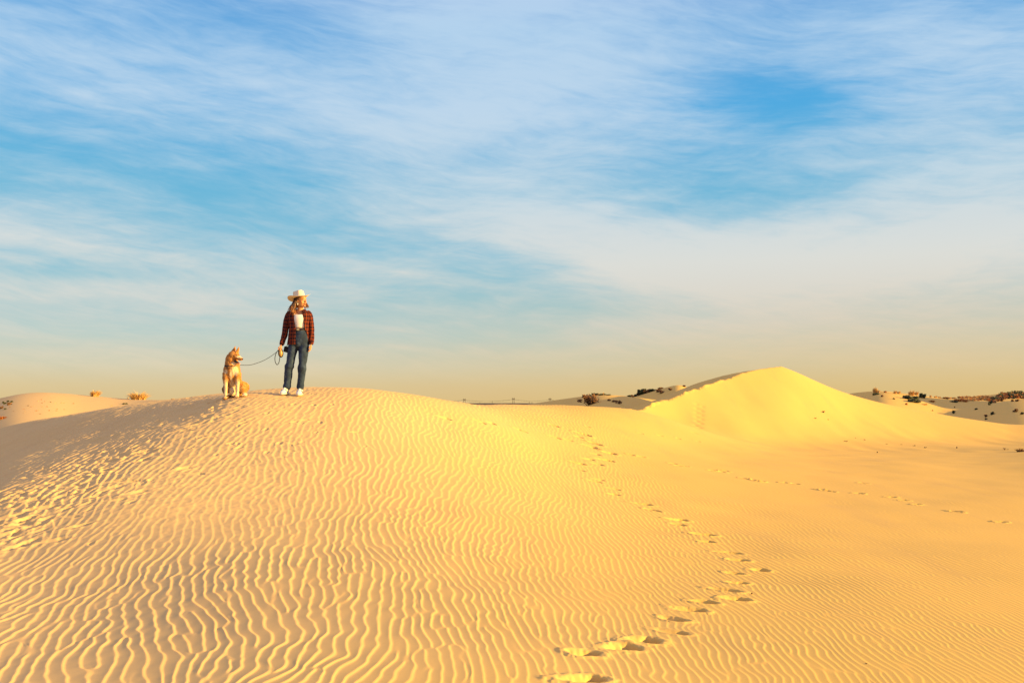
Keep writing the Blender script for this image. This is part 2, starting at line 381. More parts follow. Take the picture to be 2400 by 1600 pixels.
def print_mark(x, y, ang, al, ar, b, D, rim=.25, halo=1.7, sharp=.55, keep=0.0):
    """one footprint: hollow with a soft left wall, a steep wall on the sunny side and a low rim"""
    ext = max(al, ar, b) * (halo + 1.2); r = math.hypot(x, y); t = math.atan2(x, y)
    a0, a1 = np.searchsorted(RRs, [r - ext, r + ext]); b0, b1 = np.searchsorted(THs, [t - ext / r, t + ext / r])
    if a0 >= a1 or b0 >= b1: return
    X = Xs[a0:a1, b0:b1] - x; Y = Ys[a0:a1, b0:b1] - y
    c, s = math.cos(ang), math.sin(ang); u = X * c + Y * s; v = -X * s + Y * c
    v = v + 0.15 * b * np.sin(u / max(al, ar) * 2.2 + x * 7)
    e = np.sqrt((u / np.where(u < 0, al, ar)) ** 2 + (v / b) ** 2)
    e = e * (1 + .10 * vnoise(X + x, Y + y, .045, 81) + .08 * vnoise(X + x, Y + y, .02, 82))
    lo = np.where(u < 0, -.15, sharp + .15); hi = np.where(u < 0, 1.25, 1.06); tt = np.clip((e - lo) / (hi - lo), 0, 1); fl = 1 - tt * tt * (3 - 2 * tt)
    w_ = np.clip(u / (.4 * al) + .5, 0, 1); w_ = w_ * w_ * (3 - 2 * w_)
    tl = np.clip((e + .15) / 1.40, 0, 1); tr = np.clip((e - sharp - .15) / (.91 - sharp), 0, 1)
    fl = (1 - tl * tl * (3 - 2 * tl)) * (1 - w_) + (1 - tr * tr * (3 - 2 * tr)) * w_
    dent[a0:a1, b0:b1] += -D * fl * (1 + .10 * vnoise(X + x, Y + y, .05, 83)) + D * rim * np.exp(-((e - 1.38) / .30) ** 2) * (1 + .6 * vnoise(X + x, Y + y, .07, 84))
    mask[a0:a1, b0:b1] *= keep + (1 - keep) * sstep(e, 1.0, halo)
trail = [(1300, 998, .7), (1370, 1019, 1), (1356, 1024, .4), (1397, 1041, 1), (1388, 1047, .5), (1400, 1052, .4), (1431, 1062, .8), (1398, 1064, .4), (1426, 1079, .7),
    (1382, 1077, .35), (1358, 1086, .7), (1403, 1089, .5), (1362, 1101, .35), (1405, 1123, .35), (1396, 1128, .7), (1443, 1146, .4), (1440, 1157, .7),
    (1510, 1181, 1), (1535, 1196, .8), (1596, 1217, .9), (1594, 1228, .8), (1658, 1253, 1), (1659, 1268, .9), (1719, 1294, 1), (1733, 1313, 1.1), (1783, 1335, .8),
    (1722, 1341, .8), (1731, 1363, .9), (1717, 1384, 1), (1731, 1404, 1), (1657, 1413, 1.15), (1629, 1431, .9), (1584, 1453, 1.15), (1589, 1484, .8), (1520, 1503, 1.25), (1472, 1519, 1.0), (1371, 1531, 1.1), (1386, 1588, 1.2),
    (1046, 980, .4), (1128, 989, .35), (1152, 992, .3), (1215, 1006, .45), (1225, 1010, .4), (1305, 1026, .3), (1332, 1031, .3)]
rnd = random.Random(4)
for px, py, s in trail:
    p = pick(px, py)
    if p is None: continue
    q = min(1.0, 0.55 + s * .45) * .88
    k = 1 + 0.7 * sstep(np.array(p[1]), 10, 22)
    print_mark(p[0], p[1], rnd.uniform(-.6, .35), .15 * q * k * rnd.uniform(.7, 1.4), .10 * q * k, .080 * q * k * rnd.uniform(.85, 1.2), .074 * s * k * rnd.uniform(.8, 1.15), .10, 1.9)
# small animal tracks crossing the hollow and the flank of the big dune
paw = [(1505, 1071), (1480, 1067), (1578, 1087), (1590, 1092), (1605, 1093), (1692, 1106), (1671, 1103), (1745, 1122), (1762, 1124), (1775, 1127), (1784, 1128), (1840, 1130), (1865, 1133), (1922, 1147),
       (1935, 1150), (1948, 1152), (2015, 1157), (2025, 1133), (2150, 1182), (2120, 1172), (2235, 1198), (2246, 1200), (2347, 1222), (2090, 1165),
       (1378, 1000), (1502, 1015), (1548, 1020), (1590, 1027), (1635, 1033), (1700, 1104)]
for px, py in paw:
    p = pick(px, py)
    if p: print_mark(p[0], p[1], rnd.uniform(-.8, .3), .10, .08, .055, .05 if py > 1100 else .035, .25, 1.5)
# trampled belt along the shaded shoulder of the near dune
belt = [(520, 938), (455, 955), (400, 975), (340, 1000), (290, 1030), (230, 1060), (170, 1095), (110, 1130), (60, 1165), (10, 1215), (-60, 1260)]
bw = [30, 38, 46, 52, 58, 60, 62, 62, 60, 58, 54]
for k in range(330):
    t = rnd.random() ** 1.15 * (len(belt) - 1); i = int(t); f = t - i
    px = belt[i][0] * (1 - f) + belt[i + 1][0] * f; py = belt[i][1] * (1 - f) + belt[i + 1][1] * f; wd = bw[i]
    g = rnd.gauss(0.12, .55)
    px += g * wd * 2.0 + rnd.uniform(-10, 10); py += g * wd * .5
    p = pick(px, py)
    if p is None or p[1] > 21: continue
    s = rnd.choice([.6, .8, 1, 1, 1.25])
    L = .120 * s
    print_mark(p[0], p[1], rnd.uniform(-.2, 1.9), L, L * .9, .044 * s * rnd.uniform(.8, 1.5), .014 * s, .30, 1.4, .5, .55)
for k in range(70):         # lighter scuffs round the two figures and across the middle of the shoulder
    px = rnd.gauss(560, 190); py = 948 + abs(rnd.gauss(0, 55)) + max(0, (560 - px)) * .12
    p = pick(px, py)
    if p is None or p[1] > 21: continue
    s = rnd.uniform(.35, .7)
    print_mark(p[0], p[1], rnd.uniform(-.5, 1.9), .13 * s, .12 * s, .055 * s, .020 * s, .35, 1.4, .5, .5)
sub = 0.0035 * vnoise(Xs, Ys, .11, 51) + 0.003 * vnoise(Xs, Ys, .05, 52) + .004 * vnoise(Xs, Ys, .23, 53)
lumpy = sstep(-(Xs + (Ys - 9) * .12), 1.0, 3.6)
Zg[r0:r1, c0:c1] += Rz * mask + dent + sub * lumpy * (0.30 + .75 * sstep(Ys, 8.5, 11) * (1 - .5 * sstep(Ys, 16, 19))) * mask
# gentle undulation everywhere, and footmarks along the brink of the big dune
Zg += 0.012 * vnoise(Xg, Yg, 0.9, 61) * sstep(-np.abs(Xg), -30, -10) * (RR < 40)[:, None]
fx = np.where((RR > 33) & (RR < 58))[0]; fc = np.where((TH > .10) & (TH < .53))[0]
fade_ = (sstep(TH[fc], .10, .13) * sstep(-TH[fc], -.52, -.47))[None]
Xf, Yf = Xg[np.ix_(fx, fc)], Yg[np.ix_(fx, fc)]
wnd = WIND(Xf, Yf); fac = FACE(Xf, Yf)
near_br = sstep(-TH[fc], -.30, -.27)[None] * np.exp(-((fac - wnd) / .9) ** 2) * (fac > wnd - .05) * sstep(-Yf, -49, -44)
Zg[np.ix_(fx, fc)] += near_br * (0.05 * vnoise(Xf, Yf, .42, 71) + .025 * vnoise(Xf, Yf, .2, 72))
Zg[np.ix_(fx, fc)] += 0.012 * vnoise(Xf, Yf, .35, 73) * (fac > wnd) * fade_ * sstep(-TH[fc], -.30, -.27)[None]
Zg[np.ix_(fx, fc)] += (0.05 * vnoise(Xf, Yf * .6, 2.6, 74) + .012 * vnoise(Xf, Yf * .3, .6, 75)) * sstep(-Yf, -49, -46) * sstep(Yf, 33.5, 35) * fade_
for k in range(15):          # scramble marks down the slip face
    t = k / 14.0
    px = 1640 + (5 if k % 2 else -5) - 6 * t + rnd.uniform(-2, 2); py = 948 + t * 66
    p = pick(px, py, 30)
    if p is None: continue
    ext = .5; r = math.hypot(p[0], p[1]); th = math.atan2(p[0], p[1])
    a0, a1 = np.searchsorted(RR, [r - ext, r + ext]); b0, b1 = np.searchsorted(TH, [th - ext / r, th + ext / r])
    X = Xg[a0:a1, b0:b1] - p[0]; Y = Yg[a0:a1, b0:b1] - p[1]
    Zg[a0:a1, b0:b1] -= .03 * np.exp(-(X / .10) ** 2 - (Y / .10) ** 2)

def build_ground():
    V = np.empty((NR * NTH + 1, 3), np.float32)
    V[:-1, 0] = Xg.ravel(); V[:-1, 1] = Yg.ravel(); V[:-1, 2] = Zg.ravel(); V[-1] = (0, 0, Zg[0].mean())
    i = np.arange(NR - 1)[:, None] * NTH; j = np.arange(NTH - 1)[None]
    q = np.stack([i + j, i + NTH + j, i + NTH + j + 1, i + j + 1], -1).reshape(-1, 4)
    ii = np.arange(NR - 1) * NTH; seam = np.stack([ii + NTH - 1, ii + NTH + NTH - 1, ii + NTH, ii], -1)
    q = np.vstack([q, seam])[:, ::-1]
    jj = np.arange(NTH); tri = np.stack([jj, (jj + 1) % NTH, np.full(NTH, NR * NTH)], -1)[:, ::-1]
    loops = np.r_[q.ravel(), tri.ravel()].astype(np.int32)
    starts = np.r_[np.arange(len(q)) * 4, len(q) * 4 + np.arange(len(tri)) * 3].astype(np.int32)
    me = bpy.data.meshes.new("sand")
    me.vertices.add(len(V)); me.vertices.foreach_set('co', V.ravel())
    me.loops.add(len(loops)); me.loops.foreach_set('vertex_index', loops)
    me.polygons.add(len(starts)); me.polygons.foreach_set('loop_start', starts)
    me.update(calc_edges=True)
    me.polygons.foreach_set('use_smooth', np.ones(len(starts), bool))
    o = bpy.data.objects.new("sand_ground", me); COL.objects.link(o)
    return o
def new_mat(name):
    m = bpy.data.materials.new(name); m.use_nodes = True
    t = NT(m.node_tree); b = m.node_tree.nodes['Principled BSDF']
    return m, t, b
def sand_mat():
    m, t, b = new_mat("sand")
    geo = t.node('ShaderNodeNewGeometry'); pos = geo.outputs['Position']
    n1 = t.noise(pos, .35, 4, .55); n2 = t.noise(pos, 420, 2, .7); n3 = t.noise(pos, 26, 3, .6)
    base = t.ramp(n1, [(.35, (.65, .395, .128)), (.65, (.69, .42, .14))])
    spx = t.node('ShaderNodeSeparateXYZ'); t.l.new(pos, spx.inputs[0])
    # sand shifts from pale cream on the left to deeper gold on the right
    gold = t.ss(t.add(spx.outputs[0], t.mul(t.sub(n1, .5), 3.0)), -3.5, 3.0)
    base = t.mix(gold, t.mix(.9, base, (.66, .435, .165)), t.mix(.8, base, (.69, .43, .082)))
    base = t.mix(t.mul(t.ss(t.noise(t.xyz(t.mul(spx.outputs[0], 1.6), t.mul(spx.outputs[1], .22), 0.0), 1.0, 4, .6), .5, .72), .16), base, (.46, .28, .11))
    base = t.mix(t.mul(t.ss(t.noise(pos, 70, 3, .7), .54, .70), .22), base, (.48, .29, .12))
    base = t.mix(t.mul(t.sub(n3, .35), .25), base, (.58, .355, .125))
    base = t.mix(t.ss(n2, .62, .78), base, (.40, .25, .13))
    base = t.mix(t.mul(t.ss(n2, .40, .24), .5), base, (.80, .57, .28))
    # scrub-covered plain far beyond the dune field
    ln = t.node('ShaderNodeVectorMath', operation='LENGTH'); t.l.new(pos, ln.inputs[0])
    n4 = t.noise(pos, .05, 5, .7)
    scrub = t.ramp(n4, [(.40, (.045, .04, .02)), (.62, (.16, .10, .05))])
    base = t.mix(t.ss(ln.outputs['Value'], 150, 260), base, scrub)
    t.put(b.inputs['Base Color'], base); b.inputs['Roughness'].default_value = .95
    b.inputs['Specular IOR Level'].default_value = .12
    bp = t.node('ShaderNodeBump'); bp.inputs['Strength'].default_value = .35; bp.inputs['Distance'].default_value = .0012
    t.put(bp.inputs['Height'], t.noise(pos, 260, 3, .7)); t.l.new(bp.outputs[0], b.inputs['Normal'])
    return m
ground = build_ground(); ground.data.materials.append(sand_mat())
tag(ground, "rippled golden sand dunes crossed by footprints", None, None, "structure")
# ------------------------------------------------------------------ mesh collector
class MB:
    def __init__(s): s.v = []; s.f = []; s.uv = []; s.mi = []
    def add(s, vs, fs, uvs=None, mi=0):
        b = len(s.v); s.v += [tuple(p) for p in vs]
        for k, f in enumerate(fs):
            s.f.append([b + i for i in f]); s.mi.append(mi)
            s.uv.append([uvs[i] for i in f] if uvs is not None else [(0, 0)] * len(f))
    def tube(s, path, rx, ry=None, n=12, up=(0, -1, 0), cap=True, mi=0, a0=None, zf=None):
        """loft of elliptical rings along a path; rx is across, ry is towards `up`"""
        P_ = [np.array(p, float) for p in path]; m = len(P_)
        rx = [rx] * m if np.isscalar(rx) else list(rx); ry = rx if ry is None else ([ry] * m if np.isscalar(ry) else list(ry))
        up = np.array(up, float); vs = []; uvs = []; L = 0
        for i in range(m):
            t = P_[min(i + 1, m - 1)] - P_[max(i - 1, 0)]; t /= np.linalg.norm(t) + 1e-9
            if i: L += np.linalg.norm(P_[i] - P_[i - 1])
            u = up - t * (up @ t)
            if np.linalg.norm(u) < 1e-3: u = np.array((1., 0, 0)) - t * t[0]
            u /= np.linalg.norm(u); a = np.cross(u, t)
            rm = (rx[i] + ry[i]) / 2
            for k in range(n):
                ph = 2 * math.pi * k / n
                vs.append(P_[i] + a * rx[i] * math.sin(ph) + u * ry[i] * math.cos(ph)); uvs.append((abs(ph - math.pi) * rm * 1.0, L))
        fs = [[i * n + k, i * n + (k + 1) % n, (i + 1) * n + (k + 1) % n, (i + 1) * n + k] for i in range(m - 1) for k in range(n)]
        if cap:
            for e, i in ((0, 0), (1, m - 1)):
                t = P_[1] - P_[0] if e == 0 else P_[-1] - P_[-2]; t = t / (np.linalg.norm(t) + 1e-9)
                c = P_[i] + t * (-1 if e == 0 else 1) * min(rx[i], ry[i]) * .55
                vs.append(c); uvs.append((0, L * e)); ci = len(vs) - 1
                for k in range(n):
                    q = [i * n + (k + 1) % n, i * n + k, ci]; fs.append(q if e == 0 else q[::-1])
        s.add(vs, fs, uvs, mi)
    def ball(s, c, r, n=12, m=8, rot=None, mi=0):
        r = (r, r, r) if np.isscalar(r) else r; vs = []; R_ = rot if rot is not None else Matrix.Identity(3)
        for i in range(1, m):
            th = math.pi * i / m
            for k in range(n):
                ph = 2 * math.pi * k / n
                q = R_ @ Vector((r[0] * math.sin(th) * math.cos(ph), r[1] * math.sin(th) * math.sin(ph), r[2] * math.cos(th)))
                vs.append((c[0] + q.x, c[1] + q.y, c[2] + q.z))
        for sg in (1, -1):
            q = R_ @ Vector((0, 0, r[2] * sg)); vs.append((c[0] + q.x, c[1] + q.y, c[2] + q.z))
        fs = [[i * n + k, (i + 1) * n + k, (i + 1) * n + (k + 1) % n, i * n + (k + 1) % n] for i in range(m - 2) for k in range(n)]
        T_, B_ = len(vs) - 2, len(vs) - 1
        fs += [[T_, k, (k + 1) % n] for k in range(n)] + [[B_, (m - 2) * n + (k + 1) % n, (m - 2) * n + k] for k in range(n)]
        s.add(vs, fs, None, mi)
    def box(s, c, h, rot=None, mi=0):
        R_ = rot if rot is not None else Matrix.Identity(3); vs = []
        for x in (-1, 1):
            for y in (-1, 1):
                for z in (-1, 1):
                    q = R_ @ Vector((x * h[0], y * h[1], z * h[2])); vs.append((c[0] + q.x, c[1] + q.y, c[2] + q.z))
        s.add(vs, [[0, 1, 3, 2], [4, 6, 7, 5], [0, 4, 5, 1], [2, 3, 7, 6], [0, 2, 6, 4], [1, 5, 7, 3]], None, mi)
    def build(s, name, mats, parent=None, smooth=True, loc=None):
        me = bpy.data.meshes.new(name); me.from_pydata(s.v, [], s.f); me.update()
        uvl = me.uv_layers.new(name="uv"); uvl.data.foreach_set('uv', np.array([c for q in s.uv for c in q], np.float32).ravel())
        for m_ in (mats if isinstance(mats, (list, tuple)) else [mats]): me.materials.append(m_)
        me.polygons.foreach_set('material_index', np.array(s.mi, np.int32))
        if smooth: me.polygons.foreach_set('use_smooth', np.ones(len(me.polygons), bool))
        o = bpy.data.objects.new(name, me); COL.objects.link(o)
        if parent is not None: o.parent = parent
        if loc is not None: o.location = loc
        return o
def empty(name, loc, rz=0.0):
    o = bpy.data.objects.new(name, None); COL.objects.link(o); o.location = loc; o.rotation_euler = (0, 0, rz)
    o.empty_display_size = .1
    return o
def plain(name, c, rough=.8, spec=.2, vary=.15, scale=8.0, c2=None, metal=0.0, subs=0.0):
    m, t, b = new_mat(name); tcn = t.node('ShaderNodeTexCoord')
    n = t.noise(tcn.outputs['Object'], scale, 4, .6)
    c2 = c2 or tuple(x * (1 - vary * 2) for x in c)
    t.put(b.inputs['Base Color'], t.ramp(n, [(.35, c2), (.65, c)]))
    b.inputs['Roughness'].default_value = rough; b.inputs['Specular IOR Level'].default_value = spec; b.inputs['Metallic'].default_value = metal
    return m
# ------------------------------------------------------------------ desert plants
GR = plain("straw", (.72, .47, .17), .8, .2, .2, 3, c2=(.50, .30, .10))
GR2 = plain("rust_straw", (.56, .21, .05), .8, .2, .2, 3, c2=(.30, .11, .03))
LEAF = plain("grey_green_leaf", (.085, .090, .035), .8, .2, .2, 5, c2=(.04, .048, .020))
LEAFB = plain("dry_brown_leaf", (.26, .125, .045), .8, .2, .2, 5, c2=(.12, .06, .025))
TWIG = plain("dry_twig_bark", (.13, .08, .045), .9, .1, .2, 9)
def gnd(px, py):
    for k in range(60):
        p = pick(px, py + k * .5, 3.0)
        if p is not None: return p
    return None
def zdeep(x, y): return float(H(np.array([x]), np.array([y]))[0])
def blades(mb, w, h, n, rg, d, lean=0.0, spread=.9, mi=0):
    bw = max(.004, .00042 * d)
    for _ in range(n):
        a = rg.uniform(0, 2 * math.pi); r = w * .5 * math.sqrt(rg.random()) * .55
        x0, y0 = r * math.cos(a), r * math.sin(a)
        hh = h * rg.uniform(.45, 1.0) * (1 - .75 * (r / (w * .5 + 1e-6)))
        ox = math.cos(a) * w * .5 * rg.uniform(.1, spread) * 1.0 + lean * hh * rg.uniform(.5, 1.1); oy = math.sin(a) * w * .5 * rg.uniform(.1, spread)
        face = rg.uniform(0, math.pi); ax, ay = math.cos(face) * bw, math.sin(face) * bw
        pts = [(x0, y0, -.03 * h), (x0 + ox * .3, y0 + oy * .3, hh * .55), (x0 + ox, y0 + oy, hh * rg.uniform(.85, 1.0))]
        vs = []
        for k, q in enumerate(pts[:2]):
            s_ = 1 - .35 * k; vs += [(q[0] - ax * s_, q[1] - ay * s_, q[2]), (q[0] + ax * s_, q[1] + ay * s_, q[2])]
        vs.append(pts[2]); mb.add(vs, [[0, 1, 3, 2], [2, 3, 4]], None, mi)
def leaves(mb, w, h, n, rg, size, mi=0, low=.15, clumps=9):
    cl = [(rg.gauss(0, .24) * w, rg.gauss(0, .24) * w, h * rg.uniform(low + .1, .86), rg.uniform(.6, 1.2)) for _ in range(clumps)]
    for _ in range(n):
        c = rg.choice(cl); s_ = c[3]
        x = c[0] + rg.gauss(0, .11 * w * s_); y = c[1] + rg.gauss(0, .11 * w * s_); z = min(h, max(0.0, c[2] + rg.gauss(0, .10 * h * s_)))
        a = Vector((rg.uniform(-1, 1), rg.uniform(-1, 1), rg.uniform(-1, 1))).normalized(); b = a.orthogonal().normalized()
        l = size * rg.uniform(.6, 1.4); p = Vector((x, y, z))
        mb.add([p - a * l, p + b * l * .45, p + a * l, p - b * l * .45], [[0, 1, 2, 3]], None, mi)
    return cl
def stems(mb, cl, rad, rg, mi=0):
    for c in cl:
        mid = (c[0] * .4 + rg.uniform(-.03, .03), c[1] * .4, c[2] * .5)
        mb.tube([(c[0] * .06, c[1] * .06, -.05), mid, (c[0], c[1], c[2])], [rad, rad * .7, rad * .35], n=5, mi=mi)
def tuft(px, py, hp, wp, label, group=None, mat=GR, n=70, lean=0.0, seed=0, name="grass_tuft", cat="grass tuft"):
    p = gnd(px, py)
    if p is None: return
    d = p[1]; k = d / FPX; rg = random.Random(seed + int(px * 7 + py)); mb = MB()
    blades(mb, wp * k, hp * k, n, rg, d, lean)
    o = mb.build(name, mat, smooth=False, loc=(p[0], p[1], zdeep(p[0], p[1]) - .01)); tag(o, label, cat, group); return o
def shrub(px, py, hp, wp, label, group=None, mat=LEAF, n=260, parts=False, seed=0, name="desert_shrub", cat="shrub", size=None, grass=0):
    p = gnd(px, py)
    if p is None: return
    d = p[1]; k = d / FPX; rg = random.Random(seed + int(px * 5 + py * 3)); h, w_ = hp * k, wp * k
    sz = size or max(.02, .0011 * d); loc = (p[0], p[1], zdeep(p[0], p[1]) - .02)
    mb = MB(); cl = leaves(mb, w_, h, n, rg, sz, clumps=14 if parts else 7)
    if grass: blades(mb, w_, h * .7, grass, rg, d)
    if parts:
        e = empty(name, loc); tag(e, label, cat, group); mb.build("foliage", mat, e, False)
        m2 = MB(); stems(m2, cl, max(.012, .0003 * d), rg); m2.build("branches", TWIG, e)
        return e
    stems(mb, cl, max(.008, .00025 * d), rg, 1)
    o = mb.build(name, [mat, TWIG], smooth=False, loc=loc); tag(o, label, cat, group); return o

# left skyline
tuft(325, 927, 27, 52, "wide bushy golden grass tuft on the left skyline between far dune and dog", n=420)
tuft(222, 929, 23, 27, "golden grass tuft bent over to the right on the slope of the far left dune", n=260, lean=.35)
tuft(406, 926, 7, 14, "small pale grass tuft on the crest just left of the dog", n=26)
tuft(300, 930, 8, 7, "few thin stems left of the wide golden tuft on the skyline", n=7)
shrub(292, 947, 3, 9, "small dark flat plant in the shaded hollow below the golden tufts", n=60, name="small_plant", cat="plant")
tuft(262, 951, 4, 5, "tiny yellow plant in the shaded hollow left of the dark flat plant", n=16, name="small_plant", cat="plant")
tuft(4, 981, 10, 26, "rust red grass clump at the left picture edge under the far dune", mat=GR2, n=200)
k4 = 5.345
dark7 = [(45, 448, 12, 5, "dark shrub in the shade near the left edge, middle of the cluster"), (98, 436, 14, 4, "small upright dark shrub, topmost of the cluster on the far left dune"),
         (62, 462, 16, 6, "low dark shrub just under the middle one on the far left dune"), (118, 472, 22, 8, "broad brown dark shrub low right in the far left dune cluster"),
         (145, 440, 16, 5, "rightmost small dark shrub of the shaded far left cluster"), (25, 518, 26, 7, "dark brown shrub lowest left on the far left dune by the picture edge"),
         (65, 530, 16, 4, "small brown shrub right of the lowest left dark shrub")]
for cx, cy, hh, ww, lb in dark7: shrub(cx / k4, 860 + cy / k4, hh / k4 * 1.3, ww * 1.1, lb, "dark shrubs on the far left dune", mat=LEAFB if hh > 20 else LEAF, n=70)
rnd = random.Random(9)
for cx, cy in [(125, 503), (175, 553), (295, 525), (305, 575), (315, 550), (355, 485), (388, 498), (425, 487), (485, 535), (455, 548), (505, 585), (615, 545), (715, 525), (705, 545),
               (805, 530), (805, 450), (770, 450), (560, 430), (530, 450), (515, 410), (475, 430), (635, 440), (690, 455), (530, 497), (590, 497), (920, 458)]:
    tuft(cx / k4, 860 + cy / k4, rnd.uniform(2, 4), rnd.uniform(3, 6), "tiny tan tuft dotted over the sunlit face of the far left dune", "tiny tufts on the far left dune",
         mat=rnd.choice([GR2, LEAFB, GR]), n=12, name="tiny_tuft")
# dunes behind the saddle
shrub(1380, 949, 27, 34, "round brown leafy bush behind the saddle in front of the grey dune", n=1100, parts=True, mat=LEAFB, cat="bush", name="round_bush")
for px, py, hp, wp, lb in [(1427, 939, 4, 6, "small orange bush left of the pair on the grey dune behind the saddle"), (1442, 941, 4, 6, "small brown bush between two others on the grey dune"),
                           (1451, 946, 8, 11, "orange brown bush, largest of the small ones on the grey dune"), (1437, 942, 3, 5, "faint low orange bush beside the small brown one on the grey dune")]:
    shrub(px, py, hp, wp, lb, "small bushes on the grey dune behind the saddle", mat=LEAFB, n=110)
for px, py, hp, wp, lb in [(1392, 926, 7, 9, "upright dark shrub at the left end of the crest row above the brown bush"), (1401, 925, 4, 9, "low dark shrub second from the left in the crest row"),
                           (1409, 925, 4, 11, "low dark mat shrub in the middle of the crest row"), (1418, 925, 4, 10, "low dark mat shrub second from the right in the crest row"),
                           (1427, 926, 2.5, 9, "flattest dark shrub at the right end of the crest row"), (1384, 928, 3, 4, "tiny dark sprig left of the crest row")]:
    shrub(px, py, hp, wp, lb, "dark shrubs along the crest behind the brown bush", n=120)
tuft(1404, 925, 10, 4, "thin tall straw stems rising from the left of the crest row", n=9)
tuft(1414, 925, 11, 4, "thin tall straw stems rising from the middle of the crest row", n=9)
tuft(1434, 927, 2.5, 7, "short straw tuft just right of the crest row", n=12)
c5 = 7.84
for cx, cy, hp, wp, mt, lb in [(1055, 545, 4, 6, LEAF, "small dark green shrub at the foot of the bushy slope, leftmost"), (1110, 540, 5, 7, LEAFB, "small brown shrub second from the left on the bushy slope"),
      (1150, 522, 6, 8, LEAF, "dark green shrub halfway up to the big green bushes"), (1190, 512, 5, 9, LEAFB, "brown shrub left under the big green bushes"),
      (1236, 480, 14, 10, LEAF, "tall dark green bush, left one of the two biggest on the slope"), (1292, 470, 13, 16, LEAF, "broad dark green bush, right one of the two biggest on the slope"),
      (1345, 455, 8, 9, LEAFB, "brown bush right next to the broad green bush"), (1392, 440, 8, 10, LEAFB, "reddish brown bush in the gap between green bushes"),
      (1445, 412, 7, 9, LEAF, "round green bush on the skyline right of the reddish one"), (1495, 398, 6, 8, LEAF, "dark round bush at the right end of the skyline bushes"),
      (1245, 500, 5, 12, LEAFB, "low brown shrub under the tall green bush"), (1600, 455, 7, 10, LEAFB, "rust brown bush on the shaded side of the yellow lit dune"),
      (1650, 475, 4, 14, LEAFB, "low brown scrub where the yellow lit sand begins"), (1822, 420, 4, 7, LEAFB, "small brown bush in the middle of the yellow lit sand"),
      (2055, 358, 2.5, 5, LEAFB, "tiny bush where the lit far dune meets the big dune"), (1640, 362, 3, 8, LEAFB, "low brown bush on the skyline left of the yellow lit top")]:
    shrub(1340 + cx / c5, 860 + cy / c5, hp, wp, lb, "bushes on the slope left of the big dune", mat=mt, n=150 if hp < 9 else 420, parts=hp > 9)
tuft(1340 + 1562 / c5, 860 + 378 / c5, 5, 8, "thin straw tuft between skyline bushes left of the big dune", n=20, mat=GR2)
# right-hand dunes
c6 = 5.88
def R6(cx, cy): return 2000 + cx / c6, 880 + cy / c6
for cx, cy, hh, ww, n, lean, mt, lb in [
      (300, 240, 112, 62, 230, .05, GR, "tallest straw tuft, leftmost on the right dune skyline"), (345, 235, 60, 40, 50, .3, GR, "straw tuft leaning right beside the tallest one"),
      (437, 232, 38, 40, 60, .3, GR2, "small straw tuft right of the tallest one"), (575, 250, 70, 45, 130, .15, GR, "tall straw tuft, left one of the close pair"),
      (625, 250, 58, 45, 110, .3, GR, "leaning straw tuft, right one of the close pair"), (800, 272, 98, 85, 260, .3, GR, "big straw clump left of the dark green shrubs"),
      (868, 268, 76, 55, 130, .35, GR, "leaning straw clump between big clump and dark green shrubs"), (1060, 300, 52, 30, 40, .4, GR, "thin yellow tuft right of the dark green shrubs"),
      (1130, 302, 42, 45, 60, .3, GR, "yellow tuft second right of the dark green shrubs"), (1182, 304, 40, 35, 50, .3, GR, "yellow tuft third right of the dark green shrubs"),
      (1272, 300, 44, 50, 80, .25, GR, "yellow tuft in the middle of the right skyline"), (1328, 298, 42, 45, 70, .3, GR, "yellow tuft leaning right in the middle of the right skyline"),
      (1385, 296, 34, 60, 80, .2, GR, "low wide yellow tuft right of the skyline middle"), (1462, 296, 40, 60, 110, .2, GR2, "rust tuft before the golden mound"),
      (730, 402, 44, 34, 60, .1, GR2, "orange tuft low by the edge of the sunlit dune"), (1092, 486, 28, 18, 34, .1, GR, "single orange sprig right above the sunlit dune edge"),
      (1440, 352, 50, 120, 240, .2, GR2, "wide rust coloured clump in the middle of the right dunes"), (1080, 362, 36, 90, 130, .2, GR2, "rust clump in the sunlit patch below the skyline"),
      (1540, 362, 34, 70, 110, .1, GR2, "rust clump right of the widest one"), (980, 400, 24, 90, 80, .2, GR2, "low rust clump below the dark shrub mats"),
      (1395, 442, 34, 14, 14, .1, TWIG, "thin dark stalk on the grey shaded sand")]:
    px, py = R6(cx, cy); tuft(px, py, hh / c6, ww / c6 * 1.1, lb, "straw tufts on the right-hand dunes", mat=mt, n=n, lean=lean)
